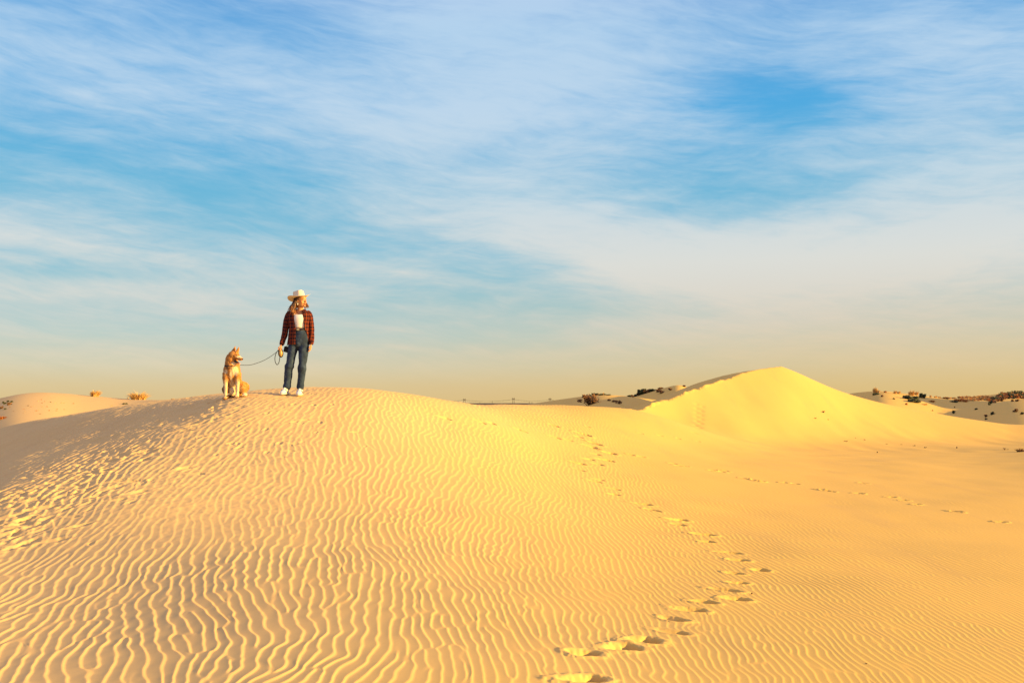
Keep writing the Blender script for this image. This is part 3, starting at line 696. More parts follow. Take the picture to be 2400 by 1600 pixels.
for cx, cy, hh, ww, mt, lb in [
      (930, 305, 72, 50, LEAF, "upright dark green shrub, left of the two on the right dunes"), (972, 312, 76, 40, LEAF, "upright dark green shrub, right of the two on the right dunes"),
      (740, 318, 50, 130, LEAF, "dark shrub mat under the big straw clump"), (860, 372, 52, 150, LEAF, "biggest dark shrub mat on the shaded right dune"),
      (850, 330, 46, 120, LEAF, "dark shrub mat joining the two green shrubs"), (320, 262, 24, 90, LEAF, "dark low growth at the foot of the tallest straw tuft"), (395, 290, 20, 20, LEAFB, "small brown growth below the tallest straw tuft"),
      (560, 325, 14, 16, LEAF, "tiny dark plant alone on the shaded sand left of the mats"),
      (1270, 318, 20, 130, LEAFB, "low brown scrub line behind the sunlit patch"), (1385, 366, 20, 110, LEAF, "low dark scrub at the foot of the rust clump"),
      (1382, 522, 44, 30, LEAF, "dark upright shrub on the grey sand near the sunlit edge"), (1692, 468, 18, 34, LEAF, "small dark shrub in the middle of the grey shaded dune"),
      (1825, 572, 36, 28, LEAFB, "brown shrub on the grey dune close to the sunlit edge"), (1832, 604, 16, 18, LEAF, "tiny dark shrub just below the brown one by the sunlit edge"),
      (1915, 536, 40, 48, LEAF, "round dark shrub, largest on the grey dune at right"), (2240, 500, 46, 46, LEAFB, "sprawling thin brown shrub near the right picture edge"),
      (2330, 532, 30, 46, LEAF, "low dark shrub at the right picture edge"), (2195, 356, 28, 30, LEAFB, "rust shrub on the crest in front of the green hill, left one"),
      (2255, 356, 30, 36, LEAFB, "rust shrub on the crest in front of the green hill, right one"), (2052, 352, 34, 34, LEAFB, "rust shrub at the left foot of the green hill")]:
    px, py = R6(cx, cy); shrub(px, py, hh / c6, ww / c6, lb, "shrubs on the right-hand dunes", mat=mt, n=int(90 + hh * ww * .05), grass=20)
# scrub too dense to count on the far hill, and rank grass on the golden mound
def mass(name, label, cat, mats, n, region, hpx, leafy):
    rg = random.Random(77); mb = MB(); o0 = None
    for _ in range(n):
        px, py = region(rg); p = gnd(px, py)
        if p is None: continue
        d = p[1]; k = d / FPX; h = hpx * k * rg.uniform(.5, 1.2); sub_ = MB(); mi = rg.randrange(len(mats))
        if leafy: leaves(sub_, h * 1.2, h, 34, rg, .0012 * d, mi, clumps=4)
        else: blades(sub_, h * .9, h, 12, rg, d, .15, mi=mi)
        z = zdeep(p[0], p[1]); b = len(mb.v)
        mb.v += [(q[0] + p[0], q[1] + p[1], q[2] + z) for q in sub_.v]; mb.f += [[b + i for i in f] for f in sub_.f]; mb.uv += sub_.uv; mb.mi += sub_.mi
    o = mb.build(name, mats, smooth=False); tag(o, label, cat, None, 'stuff'); return o
def hill(rg):
    px = rg.uniform(2318, 2470); top = np.interp(px, [2318, 2335, 2345, 2360, 2400, 2470], [938, 931, 926, 922.5, 922.5, 923]); return px, rg.uniform(top, top + 12)
def mound(rg):
    px = rg.uniform(2250, 2335); top = np.interp(px, [2250, 2290, 2310, 2335], [932, 930, 929, 936]); return px, rg.uniform(top, top + 9)
mass("hill_scrub", "dense dark green scrub covering the far hill at right", "scrub", [LEAF, LEAF, LEAFB, GR2], 240, hill, 7, True)
mass("mound_grass", "golden and rust grass growing thickly on the mound before the green hill", "grass", [GR, GR2], 300, mound, 7, False)
# dry sprigs on the flank of the big dune and in the hollow
for px, py, hp, wp, lb in [(1930, 967, 5, 7, "dry sprig, upper right of the two on the smooth face of the big dune"), (1911, 982, 4, 8, "dry sprig, lower left of the two on the smooth face of the big dune"),
      (1941, 984, 2, 3, "speck of dry plant right of the lower sprig on the big dune"), (1955, 1017, 3, 4, "dry sprig on the lower slope of the big dune, above the row of marks"),
      (1928, 1023, 2, 3, "speck of dry plant left of the row of marks on the lower slope"), (1982, 1035, 3, 9, "dry twig, first in the row along the foot of the big dune"),
      (2006, 1028, 3, 7, "dry twig, upper one near the start of the row along the dune foot"), (2022, 1032, 3, 12, "longest dry twig of the row along the dune foot"),
      (2078, 1042, 3, 5, "dry twig in the middle of the row along the dune foot"), (2112, 1043, 2, 5, "pale dry twig right of the middle of the row along the dune foot"),
      (2142, 1046, 4, 6, "thin dry sprig in the row along the dune foot, third from its right end"), (2169, 1050, 3, 5, "dry twig second from the right end of the row"),
      (2243, 1052, 6, 4, "lone upright dry stalk right of the row of twigs"), (2356, 1056, 7, 13, "low brown sprig with sand heap left of the plant at the right edge"),
      (1762, 1391, 3, 3, "tiny dark twig end on the ripples right of the footprint trail"), (2029, 1557, 4, 8, "small dark twig on the ripples near the bottom edge"),
      (2056, 894 + 166, 2, 3, "speck of dry plant below the row of twigs")]:
    p = gnd(px, py); k = p[1] / FPX; rg = random.Random(px); mb = MB()
    for _ in range(7):
        a = rg.uniform(0, 6.28); l = rg.uniform(.3, 1) * wp * k * .6; zt = hp * k * rg.uniform(.3, 1)
        mb.tube([(0, 0, -.02), (math.cos(a) * l * .5, math.sin(a) * l * .5, zt * .7), (math.cos(a) * l, math.sin(a) * l, zt)], [max(.003, .0004 * p[1] * .5)] * 3, n=4)
    leaves(mb, wp * k * .8, hp * k, 10, rg, max(.006, .0006 * p[1]), 1, clumps=3)
    o = mb.build("dry_sprig", [TWIG, LEAFB], smooth=False, loc=(p[0], p[1], zdeep(p[0], p[1]))); tag(o, lb, "dry plant", "dry sprigs lying on the sand")
tuft(2392, 1058, 15, 26, "leafy dry plant on the sand at the right picture edge", mat=LEAFB, n=60, name="dry_plant", cat="dry plant")
# ------------------------------------------------------------------ power line on the far plain
WOODM = plain("weathered_pole", (.10, .07, .05), .9, .1, .2, .3)
DL = 3100.0
def xz(px, d=DL): return ray(px, 945)[0] * d
tops = []
for px, toppy, lb in [(1088.4, 933.7, "wooden H-frame pylon at left, just above the near dune edge"), (1203.4, 931.5, "wooden H-frame pylon in the middle of the gap, fully visible"), (1289, 932, "wooden H-frame pylon at right, half behind the grey dune")]:
    x = xz(px); z0 = zdeep(x, DL); zt = EYE + (945 - toppy) / FPX * DL; hh = zt - z0
    e = empty("power_pylon", (x, DL, z0)); tag(e, lb, "pylon", "pylons of the far power line")
    for sx in (-2.3, 2.3):
        m_ = MB(); m_.tube([(sx, 0, -1), (sx, 0, hh)], [.62, .5], n=8); m_.build("pole", WOODM, e)
    m_ = MB(); m_.box((0, 0, hh * .80), (4.8, .4, .65)); m_.build("crossarm", WOODM, e)
    m_ = MB()
    for s_ in (1, -1): m_.tube([(-2.3 * s_, 0.1 * s_, hh * .52), (2.3 * s_, 0.1 * s_, hh * .78)], [.14, .14], n=5)
    m_.build("cross_brace", WOODM, e)
    for sx in (-4.2, 0, 4.2):
        m_ = MB(); m_.tube([(sx, 0, hh * .80), (sx, 0, hh * .68)], [.25, .25], n=6); m_.build("insulator", WOODM, e)
    tops.append((x, hh * .68 + z0))
for px, toppy, lb in [(1125, 942.4, "short utility pole between the left and middle pylons, left one"), (1153.7, 939.2, "taller utility pole between the left and middle pylons"),
                      (1240.5, 941.0, "utility pole between the middle and right pylons, left one"), (1246.8, 941.6, "utility pole between the middle and right pylons, right one")]:
    x = xz(px, 2800); z0 = zdeep(x, 2800); hh = EYE + (945 - toppy) / FPX * 2800 - z0
    e = empty("utility_pole", (x, 2800, z0)); tag(e, lb, "utility pole", "utility poles on the far plain")
    m_ = MB(); m_.tube([(0, 0, -1), (0, 0, hh)], [.45, .4], n=8); m_.build("pole", WOODM, e)
    m_ = MB(); m_.box((0, 0, hh * .86), (1.2, .15, .2)); m_.build("crossarm", WOODM, e)
for k, off in enumerate((-4.2, 0, 4.2)):
    m_ = MB(); pts = []
    xs_ = [(tops[0][0] * 2 - tops[1][0], tops[0][1] + 1)] + tops + [(tops[2][0] * 2 - tops[1][0], tops[2][1])]
    for (xa, za), (xb, zb) in zip(xs_[:-1], xs_[1:]):
        for t in np.linspace(0, 1, 9)[:-1]: pts.append((xa + (xb - xa) * t + off, DL + off * .5, za + (zb - za) * t - 5.0 * 4 * t * (1 - t)))
    m_.tube(pts, [.10] * len(pts), n=4, up=(0, 0, 1)); o = m_.build("power_cable", WOODM)
    tag(o, "thin sagging cable strung between the far wooden pylons", "cable", "cables of the far power line")
# ------------------------------------------------------------------ the woman
def finish(o, voxel=None, smooth=3, disp=None):
    """fuse the lofts into one continuous surface"""
    if voxel:
        r = o.modifiers.new("fuse", 'REMESH'); r.mode = 'VOXEL'; r.voxel_size = voxel; r.use_smooth_shade = True
    if smooth:
        s_ = o.modifiers.new("soften", 'SMOOTH'); s_.factor = .6; s_.iterations = smooth
    if disp:
        t_ = bpy.data.textures.new(o.name + "_folds", 'CLOUDS'); t_.noise_scale = disp[1]; t_.noise_depth = 3
        d_ = o.modifiers.new("folds", 'DISPLACE'); d_.texture = t_; d_.strength = disp[0]; d_.mid_level = .5; d_.texture_coords = 'LOCAL'
    return o
def bake(o):
    dg = bpy.context.evaluated_depsgraph_get(); me = bpy.data.meshes.new_from_object(o.evaluated_get(dg))
    old = o.data; o.modifiers.clear(); me.name = o.name; o.data = me; bpy.data.meshes.remove(old)
    me.polygons.foreach_set('use_smooth', np.ones(len(me.polygons), bool)); return o
WP = at(685, 926, 16.7); WZ = zdeep(WP[0], WP[1])
def C(cx, cy, y=0.0):            # measured on an enlargement of the figure, converted to metres
    return ((500 + cx / 5.227 - 685) / 140.0, y, (926 - (650 + cy / 5.227)) / 140.0)
K = lambda px: px / 5.227 / 140.0
SKIN = plain("skin", (.56, .26, .11), .5, .35, .06, 14)
SKIN.node_tree.nodes['Principled BSDF'].inputs['Subsurface Weight'].default_value = .05
woman = empty("person", (WP[0], WP[1], WZ))
tag(woman, "woman standing on the dune in cowboy hat, plaid shirt and jeans, looking right, holding leash", "person")
HY = math.radians(58)             # head turned towards picture right
Rh = Matrix.Rotation(HY, 3, 'Z')
HC = Vector(C(1058, 290, -.005))  # middle of the head
def hp(x, y, z):                  # head space: face looks to -y
    q = Rh @ Vector((x, y, z)); return (HC.x + q.x, HC.y + q.y, HC.z + q.z)
hup = tuple(Rh @ Vector((0, -1, 0)))
b = MB()
b.tube([hp(0, -.052, -.098), hp(0, -.040, -.078), hp(0, -.024, -.045), hp(0, -.012, -.01), hp(0, -.006, .03), hp(0, .0, .07), hp(0, .004, .105)],
       [.024, .044, .058, .066, .070, .070, .052], [.030, .052, .072, .086, .092, .088, .060], n=20, up=hup)
b.tube([hp(0, -.092, .028), hp(0, -.103, .004), hp(0, -.118, -.016), hp(0, -.102, -.024)], [.008, .010, .013, .008], n=8)       # nose
b.ball(hp(0, -.096, -.047), (.020, .012, .010), 10, 7, Rh)                                                                   # mouth mound
b.ball(hp(0, -.086, -.080), (.020, .016, .016), 10, 7, Rh)                                                                   # chin
for s in (-1, 1):
    b.ball(hp(.038 * s, -.062, -.020), (.026, .022, .022), 10, 7, Rh); b.ball(hp(.073 * s, .008, -.005), (.010, .018, .030), 8, 7, Rh)
    b.ball(hp(.030 * s, -.083, .034), (.022, .010, .008), 8, 6, Rh)
NK = C(1052, 355)
b.tube([hp(0, .010, -.06), (NK[0], .015, NK[2]), C(1050, 400, .02), C(1048, 430, .02)], [.050, .050, .056, .085], [.052, .050, .056, .070], n=16)
# torso, arms
b.tube([C(1040, 405, .02), C(1040, 430, .02), C(1042, 480, .02), C(1045, 560, .01), C(1045, 625, .01), C(1040, 700, .01), C(1035, 800, .01)],
       [.07, .135, .150, .128, .112, .135, .145], [.050, .070, .095, .095, .085, .105, .110], n=20)
armL = [C(925, 446, .02), C(892, 490, .03), C(868, 620, .03), C(858, 690, .01), C(842, 775, -.03), C(829, 828, -.06)]
armR = [C(1140, 442, .02), C(1168, 490, .03), C(1186, 610, .04), C(1193, 690, .02), C(1196, 770, -.01), C(1194, 818, -.03)]
for A in (armL, armR): b.tube(A, [.034, .038, .036, .034, .028, .022], n=12)
# relaxed hand on picture right: palm, four unequal curled fingers, thumb from the side of the palm
wr = Vector(armR[-1]); pm = wr + Vector((.002, -.012, -.052))
b.tube([wr, wr + Vector((.001, -.008, -.03)), pm, pm + Vector((-.004, -.004, -.020))], [.020, .028, .033, .030], [.016, .015, .015, .013], n=10, up=(-1, -.25, 0))
for k, (oy, L) in enumerate([(-.030, .066), (-.011, .074), (.009, .069), (.027, .054)]):
    s0 = pm + Vector((-.003, oy, -.014)); s1 = s0 + Vector((-.004, -.003, -.42 * L)); s2 = s1 + Vector((-.014 - .003 * k, -.003, -.30 * L)); s3 = s2 + Vector((-.018, 0, -.16 * L))
    b.tube([s0, s1, s2, s3], [.0095, .0088, .008, .0068], n=7)
b.tube([wr + Vector((-.006, -.024, -.026)), wr + Vector((-.016, -.044, -.052)), wr + Vector((-.026, -.046, -.080))], [.0115, .010, .008], n=7)
# hand holding the leash on picture left: fingers wrapped round the grip
wl = Vector(armL[-1]); gp = Vector(C(826, 868, -.085))
b.tube([wl, (wl + gp) / 2 + Vector((.004, .006, 0)), gp + Vector((.010, .016, .010))], [.020, .027, .030], [.017, .017, .018], n=10, up=(1, .2, 0))
for k, oy in enumerate([-.030, -.010, .010, .029]):
    z = -.012 * (1 if k in (1, 2) else .7)
    s0 = gp + Vector((.018, oy + .008, .006)); s1 = gp + Vector((.006, oy, -.020 + z)); s2 = gp + Vector((-.020, oy - .002, -.022 + z)); s3 = gp + Vector((-.026, oy, .000))
    b.tube([s0, s1, s2, s3], [.0100, .0095, .0088, .0078], n=7)
b.tube([gp + Vector((.008, -.020, .022)), gp + Vector((-.012, -.036, .012)), gp + Vector((-.022, -.032, -.010))], [.0115, .010, .0085], n=7)
# legs and feet, inside the clothes
legL = [C(985, 800, .01), C(968, 860, .0), C(948, 1000, -.01), C(927, 1100, -.02), C(911, 1230, -.0), C(896, 1360, .02), C(888, 1405, .03)]
legR = [C(1080, 800, .01), C(1098, 860, .0), C(1095, 1000, -.01), C(1086, 1100, -.02), C(1076, 1230, 0), C(1062, 1370, .02), C(1060, 1405, .03)]
for A in (legL, legR): b.tube(A, [.080, .075, .062, .052, .050, .034, .034], n=12)
body = b.build("body", SKIN, woman); finish(body, .0042, 2); body = bake(body)
# face details
EYW = plain("eye_white", (.75, .68, .6), .3, .5, .02); DARK = plain("dark_brown", (.03, .015, .01), .5, .3, .1); LIP = plain("lips", (.50, .10, .07), .45, .4, .08)
for s in (-1, 1):
    m_ = MB(); m_.ball(hp(.031 * s, -.0835, .012), (.0125, .007, .0065), 10, 7, Rh, 0); m_.ball(hp(.031 * s, -.0890, .012), (.0058, .003, .0058), 8, 6, Rh, 1)
    m_.build("eye", [EYW, DARK], woman)
    m_ = MB(); m_.tube([hp(.014 * s, -.0955, .034), hp(.032 * s, -.0935, .038), hp(.050 * s, -.078, .032)], [.003, .0036, .002], n=6); m_.build("eyebrow", DARK, woman)
m_ = MB()
m_.tube([hp(-.022, -.098, -.046), hp(-.008, -.1075, -.043), hp(.008, -.1075, -.043), hp(.022, -.098, -.046)], [.002, .0052, .0052, .002], n=7)
m_.tube([hp(-.019, -.098, -.050), hp(0, -.107, -.054), hp(.019, -.098, -.050)], [.002, .0062, .002], n=7); m_.build("lips", LIP, woman)
m_ = MB(); e0 = hp(-.078, -.004, -.044); m_.ball(e0, .010, 8, 6); m_.ball((e0[0], e0[1] - .002, e0[2] - .016), (.007, .007, .010), 8, 6)
m_.build("earring", plain("pearl", (.85, .80, .72), .25, .6, .02), woman)
# hair: cap, long wavy locks over the shoulder on picture left, a shorter fall on picture right
def hair_mat():
    m, t, bb = new_mat("hair"); tcn = t.node('ShaderNodeTexCoord')
    n = t.noise(tcn.outputs['UV'], 60, 3, .6); n2 = t.noise(tcn.outputs['Object'], 22, 3, .6)
    spv = t.node('ShaderNodeSeparateXYZ'); t.l.new(tcn.outputs['UV'], spv.inputs[0])
    t.put(bb.inputs['Base Color'], t.mix(t.mul(t.ss(n2, .40, .62), t.ss(spv.outputs[1], .03, .16)), t.ramp(n, [(.3, (.025, .010, .006)), (.7, (.09, .034, .012))]), (.42, .17, .045)))
    bb.inputs['Roughness'].default_value = .5; bb.inputs['Specular IOR Level'].default_value = .4; return m
HAIR = hair_mat()
m_ = MB(); rg = random.Random(5)
m_.tube([hp(0, .018, .11), hp(0, .020, .075), hp(0, .028, .03), hp(0, .036, -.02), hp(0, .040, -.06), hp(-.02, .040, -.10)], [.050, .076, .082, .080, .070, .045], [.055, .080, .082, .074, .060, .040], n=18, up=hup)
for k in range(26):              # hairline framing the forehead and temple under the brim
    t = k / 25; q0 = hp(-.072 + .020 * t, -.045 * t + .01, .078); q1 = hp(-.079 + .010 * t, -.030 * t + .015, -.02 + .075 * t)
    m_.tube([q0, tuple((np.array(q0) + np.array(q1)) / 2 + np.array((0, -.004, 0))), q1], [.010, .010, .005], n=6)
for k in range(12):
    t = k / 11; m_.tube([hp(-.055 + .11 * t, -.076 + .02 * abs(2 * t - 1) ** 2, .080), hp(-.058 + .116 * t, -.084 + .03 * abs(2 * t - 1) ** 2, .070)], [.012, .008], n=6)
def lock(p0, p3, wob, r, rg):
    p0, p3 = Vector(p0), Vector(p3); pts = []
    ph = rg.uniform(0, 6)
    for i in range(9):
        t = i / 8; p = p0.lerp(p3, t); out = math.sin(t * math.pi) * .5
        pts.append((p.x + math.sin(t * 9 + ph) * wob * t, p.y + math.cos(t * 8 + ph) * wob * t - .012 * out, p.z + .012 * math.sin(t * 3)))
    m_.tube(pts, [r * .8, r, r * 1.05, r, r, r * .9, r * .8, r * .6, r * .2], [r * .5] * 8 + [r * .15], n=6)
for _ in range(95):               # picture left, in front of and behind the shoulder
    t = rg.random(); a0 = C(995 + rg.uniform(-22, 22), 262 + rg.uniform(-6, 24), .03 - .08 * t)
    tip = C(893 + 92 * rg.random() ** .8 + 22 * t, 405 + rg.uniform(-36, 48) + 18 * t, .07 - .21 * t * rg.random()); lock(a0, tip, .011, rg.uniform(.0035, .0085), rg)
for _ in range(34):
    lock(C(1006 + rg.uniform(-8, 16), 270 + rg.uniform(0, 20), -.06), C(972 + rg.uniform(-30, 36), 440 + rg.uniform(-30, 32), -.125), .011, rg.uniform(.0035, .0075), rg)
for _ in range(34):               # picture right, behind the jaw
    lock(C(1092 + rg.uniform(-14, 10), 280 + rg.uniform(-5, 20), .07), C(1126 + rg.uniform(-26, 26), 374 + rg.uniform(-25, 16), .04), .010, rg.uniform(.0035, .008), rg)
for _ in range(9):                # flyaway strands
    lock(C(960 + rg.uniform(-10, 10), 320, .04), C(878 + rg.uniform(0, 30), 398 + rg.uniform(-40, 14), .06), .016, .0035, rg)
m_.build("hair", HAIR, woman)
# hat
HATM = plain("cream_felt", (.70, .59, .43), .75, .15, .04, 6)
ht = MB(); HB = Vector(C(1036, 246, .004)); Rt = Matrix.Rotation(math.radians(-11), 3, 'Y') @ Matrix.Rotation(math.radians(-4), 3, 'X') @ Matrix.Rotation(math.radians(30), 3, 'Z')
def hat(x, y, z):
    q = Rt @ Vector((x, y, z)); return (HB.x + q.x, HB.y + q.y, HB.z + q.z)
NA, vs, uvs = 48, [], []
def hatpt(u, ph):                 # u 0..1 crown top centre to its base, 1..2 brim
    sx, sy = math.sin(ph), -math.cos(ph)
    if u <= 1:
        if u < .45:
            r = u / .45; z = .122 - .012 * r ** 3; X, Y = .082 * r * sx, .098 * r * sy
            z -= .034 * math.exp(-(X / .026) ** 2) * (1 - .55 * max(0, -sy * r)) * math.exp(-(Y / .10) ** 4)
            z -= .016 * math.exp(-((abs(X) - .062) / .018) ** 2 - ((Y + .052) / .035) ** 2)
            return (X, Y, z)
        t = (u - .45) / .55; r = 1 + .14 * t
        pin = 1 - .16 * math.exp(-((abs(math.degrees(ph) if ph < math.pi else 360 - math.degrees(ph)) - 48) / 20) ** 2) * (1 - t)
        return (.082 * r * sx * pin, .098 * r * sy * pin, .110 * (1 - t) ** .9)
    t = u - 1; X = (.0935 + .118 * t) * sx; Y = (.112 + .100 * t) * sy
    z = .042 * t ** 1.5 * abs(sx) ** 2.4 - .020 * t * abs(sy) ** 2
    X *= 1 - .10 * t * abs(sx) ** 2
    return (X, Y, z)
US = [0.001, .1, .2, .3, .38, .43, .47, .53, .65, .78, .90, 1.0, 1.04, 1.15, 1.3, 1.5, 1.7, 1.85, 2.0]
for u in US:
    for k in range(NA): vs.append(hat(*hatpt(u, 2 * math.pi * k / NA)))
fs = [[i * NA + k, i * NA + (k + 1) % NA, (i + 1) * NA + (k + 1) % NA, (i + 1) * NA + k] for i in range(len(US) - 1) for k in range(NA)]
ht.add(vs, fs); ho = ht.build("cowboy_hat", HATM, woman); sol = ho.modifiers.new("felt", 'SOLIDIFY'); sol.thickness = .004
sb = ho.modifiers.new("round", 'SUBSURF'); sb.levels = 1; sb.render_levels = 1
m_ = MB(); rows_ = []
for z, g in ((.006, 1.035), (.024, 1.03)):
    for k in range(NA):
        t = 1 - z / .110; p = hatpt(.45 + .55 * (1 - (z / .110) ** (1 / .9)), 2 * math.pi * k / NA); rows_.append(hat(p[0] * g, p[1] * g, z))
m_.add(rows_, [[k, (k + 1) % NA, NA + (k + 1) % NA, NA + k] for k in range(NA)]); hb = m_.build("hat_band", plain("grey_band", (.36, .31, .27), .7, .2, .05), ho)
# tank top
WHITE = plain("white_cotton", (.80, .76, .72), .85, .1, .04, 20)
m_ = MB(); n = 28; vs = []
lv = [(622, .120, .094, 1045), (600, .120, .098, 1046), (560, .134, .108, 1048), (520, .146, .118, 1047), (485, .150, .116, 1045), (455, .146, .108, 1044), (435, .135, .100, 1044)]
for i, (cy, rx, ry, cx) in enumerate(lv):
    for k in range(n):
        ph = 2 * math.pi * k / n; c = C(cx, cy, .012); z = c[2]
        if i >= 5: z = C(0, 455 if i == 5 else 436)[2] - (.030 * (i - 4)) * max(0, math.cos(ph)) ** 1.5 * .55
        bust = 1 + .02 * math.exp(-((cy - 515) / 30) ** 2) * (math.exp(-((ph - .5) / .35) ** 2) + math.exp(-((ph - 2 * math.pi + .5) / .35) ** 2))
        vs.append((c[0] + rx * math.sin(ph) * bust, c[1] - ry * math.cos(ph) * bust, z))
m_.add(vs, [[i * n + k, i * n + (k + 1) % n, (i + 1) * n + (k + 1) % n, (i + 1) * n + k] for i in range(len(lv) - 1) for k in range(n)])
for s in (-1, 1): m_.tube([C(1045 + 62 * s, 470, -.085), C(1045 + 66 * s, 425, -.055), C(1045 + 64 * s, 405, .0), C(1045 + 66 * s, 430, .09)], .016, .004, n=8)
st = m_.build("tank_top", WHITE, woman); sol = st.modifiers.new("cloth", 'SOLIDIFY'); sol.thickness = .004; sol.offset = 1
# plaid overshirt
def plaid():
    m, t, bb = new_mat("plaid_flannel"); tcn = t.node('ShaderNodeTexCoord'); sp = t.node('ShaderNodeSeparateXYZ'); t.l.new(tcn.outputs['UV'], sp.inputs[0])
    def band(c, period, lo, hi, off=0.0):
        f = t.m('FRACT', t.add(t.mul(c, 1 / period), off)); return t.mul(t.m('GREATER_THAN', f, lo), t.m('LESS_THAN', f, hi))
    U, V_ = sp.outputs[0], sp.outputs[1]; P_ = .062
    ru, rv = band(U, P_, .0, .27), band(V_, P_, .0, .27)
    col = t.mix(t.mul(t.add(ru, rv), .5), (.010, .007, .009), (.17, .009, .007))
    col = t.mix(t.mul(t.m('ADD', band(U, P_, .11, .19), band(V_, P_, .11, .19), clamp=True), .28), col, (.60, .24, .05))
    col = t.mix(t.mul(t.m('ADD', band(U, P_, .64, .69), band(V_, P_, .64, .69), clamp=True), .5), col, (.30, .05, .04))
    t.put(bb.inputs['Base Color'], col); bb.inputs['Roughness'].default_value = .9; bb.inputs['Specular IOR Level'].default_value = .1
    bp = t.node('ShaderNodeBump'); bp.inputs['Strength'].default_value = .5; bp.inputs['Distance'].default_value = .02
    t.put(bp.inputs['Height'], t.noise(tcn.outputs['Object'], 14, 3, .55)); t.l.new(bp.outputs[0], bb.inputs['Normal']); return m
PL = plaid(); m_ = MB()
# rows: image height, centre, half width, half depth, front edge left, front edge right
rw = [(406, 1045, .105, .078, 1003, 1088), (420, 1040, .165, .098, 992, 1092), (455, 1036, .196, .112, 988, 1096), (500, 1034, .190, .124, 994, 1100), (560, 1036, .172, .126, 1001, 1106),
      (620, 1036, .165, .124, 1010, 1114), (680, 1036, .168, .130, 1016, 1140), (740, 1036, .174, .136, 1020, 1152), (790, 1036, .178, .140, 1023, 1160), (828, 1035, .180, .142, 1024, 1164)]
n = 40; vs = []; uvs = []; L = 0
for i, (cy, cx, rx, ry, eL, eR) in enumerate(rw):
    c = C(cx, cy, .015)
    aR = math.asin(min(.995, max(-.2, (C(eR, 0)[0] - c[0]) / rx))); aL = 2 * math.pi + math.asin(max(-.995, (C(eL, 0)[0] - c[0]) / rx))
    if i: L += abs(rw[i][0] - rw[i - 1][0]) / 5.227 / 140
    for k in range(n + 1):
        ph = aR + (aL - aR) * k / n; fl = 1 + .035 * math.sin(ph * 7 + i * .5) * (i / 9) + .02 * math.sin(ph * 13) * (i / 9)
        z = c[2] - (.018 * max(0, math.cos(ph)) if i < 1 else 0)
        vs.append((c[0] + rx * fl * math.sin(ph), c[1] - ry * fl * math.cos(ph), z)); uvs.append((ph * .16, L))
m_.add(vs, [[i * (n + 1) + k, (i + 1) * (n + 1) + k, (i + 1) * (n + 1) + k + 1, i * (n + 1) + k + 1] for i in range(len(rw) - 1) for k in range(n)], uvs)
m_.tube([C(925, 420, .02), C(906, 438, .02), C(887, 500, .03), C(874, 570, .035), C(868, 630, .03), C(862, 700, .01), C(852, 760, -.02), C(838, 812, -.05), C(831, 830, -.058)],
        [.034, .050, .056, .055, .054, .052, .048, .041, .038], [.040, .056, .062, .058, .058, .054, .048, .040, .036], n=18)
m_.tube([C(1140, 414, .02), C(1158, 434, .02), C(1174, 500, .03), C(1182, 570, .035), C(1188, 640, .035), C(1193, 710, .015), C(1197, 770, -.01), C(1198, 806, -.025), C(1197, 822, -.03)],
        [.032, .046, .051, .050, .048, .046, .043, .037, .035], [.040, .056, .060, .056, .054, .050, .045, .039, .036], n=18)
jk = m_.build("plaid_shirt", PL, woman); sol = jk.modifiers.new("cloth", 'SOLIDIFY'); sol.thickness = .006; sol.offset = 1
tx = bpy.data.textures.new("shirt_folds", 'CLOUDS'); tx.noise_scale = .09; sbm = jk.modifiers.new("sub", 'SUBSURF'); sbm.levels = 1; sbm.render_levels = 1
dp = jk.modifiers.new("folds", 'DISPLACE'); dp.texture = tx; dp.strength = .022; dp.mid_level = .5; dp.texture_coords = 'LOCAL'
# collar, lying open with two points
m_ = MB(); vs = []; uvs = []; n = 22; cc = C(1046, 405, .015)
for j, (rx, ry, dz, dr) in enumerate([(.078, .070, .020, 0), (.088, .082, .030, 0), (.112, .104, .000, 0), (.118, .112, -.022, 0)]):
    for k in range(n + 1):
        ph = .55 + (2 * math.pi - 1.1) * k / n; pt = math.exp(-((k if k < n / 2 else n - k) / 2.2) ** 2)
        vs.append((cc[0] + rx * math.sin(ph) * (1 + .25 * pt * (j > 1)), cc[1] - ry * math.cos(ph) - .012 * pt, cc[2] + dz - (.030 + .022 * (j > 1)) * pt)); uvs.append((ph * .1, j * .03))
m_.add(vs, [[j * (n + 1) + k, (j + 1) * (n + 1) + k, (j + 1) * (n + 1) + k + 1, j * (n + 1) + k + 1] for j in range(3) for k in range(n)], uvs)
cl_ = m_.build("collar", PL, jk); sol = cl_.modifiers.new("cloth", 'SOLIDIFY'); sol.thickness = .005
# jeans
def denim():
    m, t, bb = new_mat("denim"); tcn = t.node('ShaderNodeTexCoord'); n1 = t.noise(tcn.outputs['Object'], 9, 4, .6); n2 = t.noise(tcn.outputs['Object'], 300, 2, .5)
    c = t.ramp(n1, [(.38, (.006, .015, .042)), (.56, (.018, .036, .082)), (.76, (.075, .105, .15))]); c = t.mix(t.mul(n2, .25), c, (.12, .14, .15))
    t.put(bb.inputs['Base Color'], c); bb.inputs['Roughness'].default_value = .9; bb.inputs['Specular IOR Level'].default_value = .1
    bp = t.node('ShaderNodeBump'); bp.inputs['Strength'].default_value = .45; bp.inputs['Distance'].default_value = .02
    t.put(bp.inputs['Height'], t.noise(tcn.outputs['Object'], 9, 3, .5, 1.2)); t.l.new(bp.outputs[0], bb.inputs['Normal']); return m
m_ = MB()
m_.tube([C(1048, 634, .01), C(1050, 660, .01), C(1052, 700, .012), C(1046, 760, .018), C(1036, 820, .02), C(1033, 858, .015)], [.122, .132, .152, .170, .172, .150], [.098, .105, .118, .130, .128, .105], n=24)
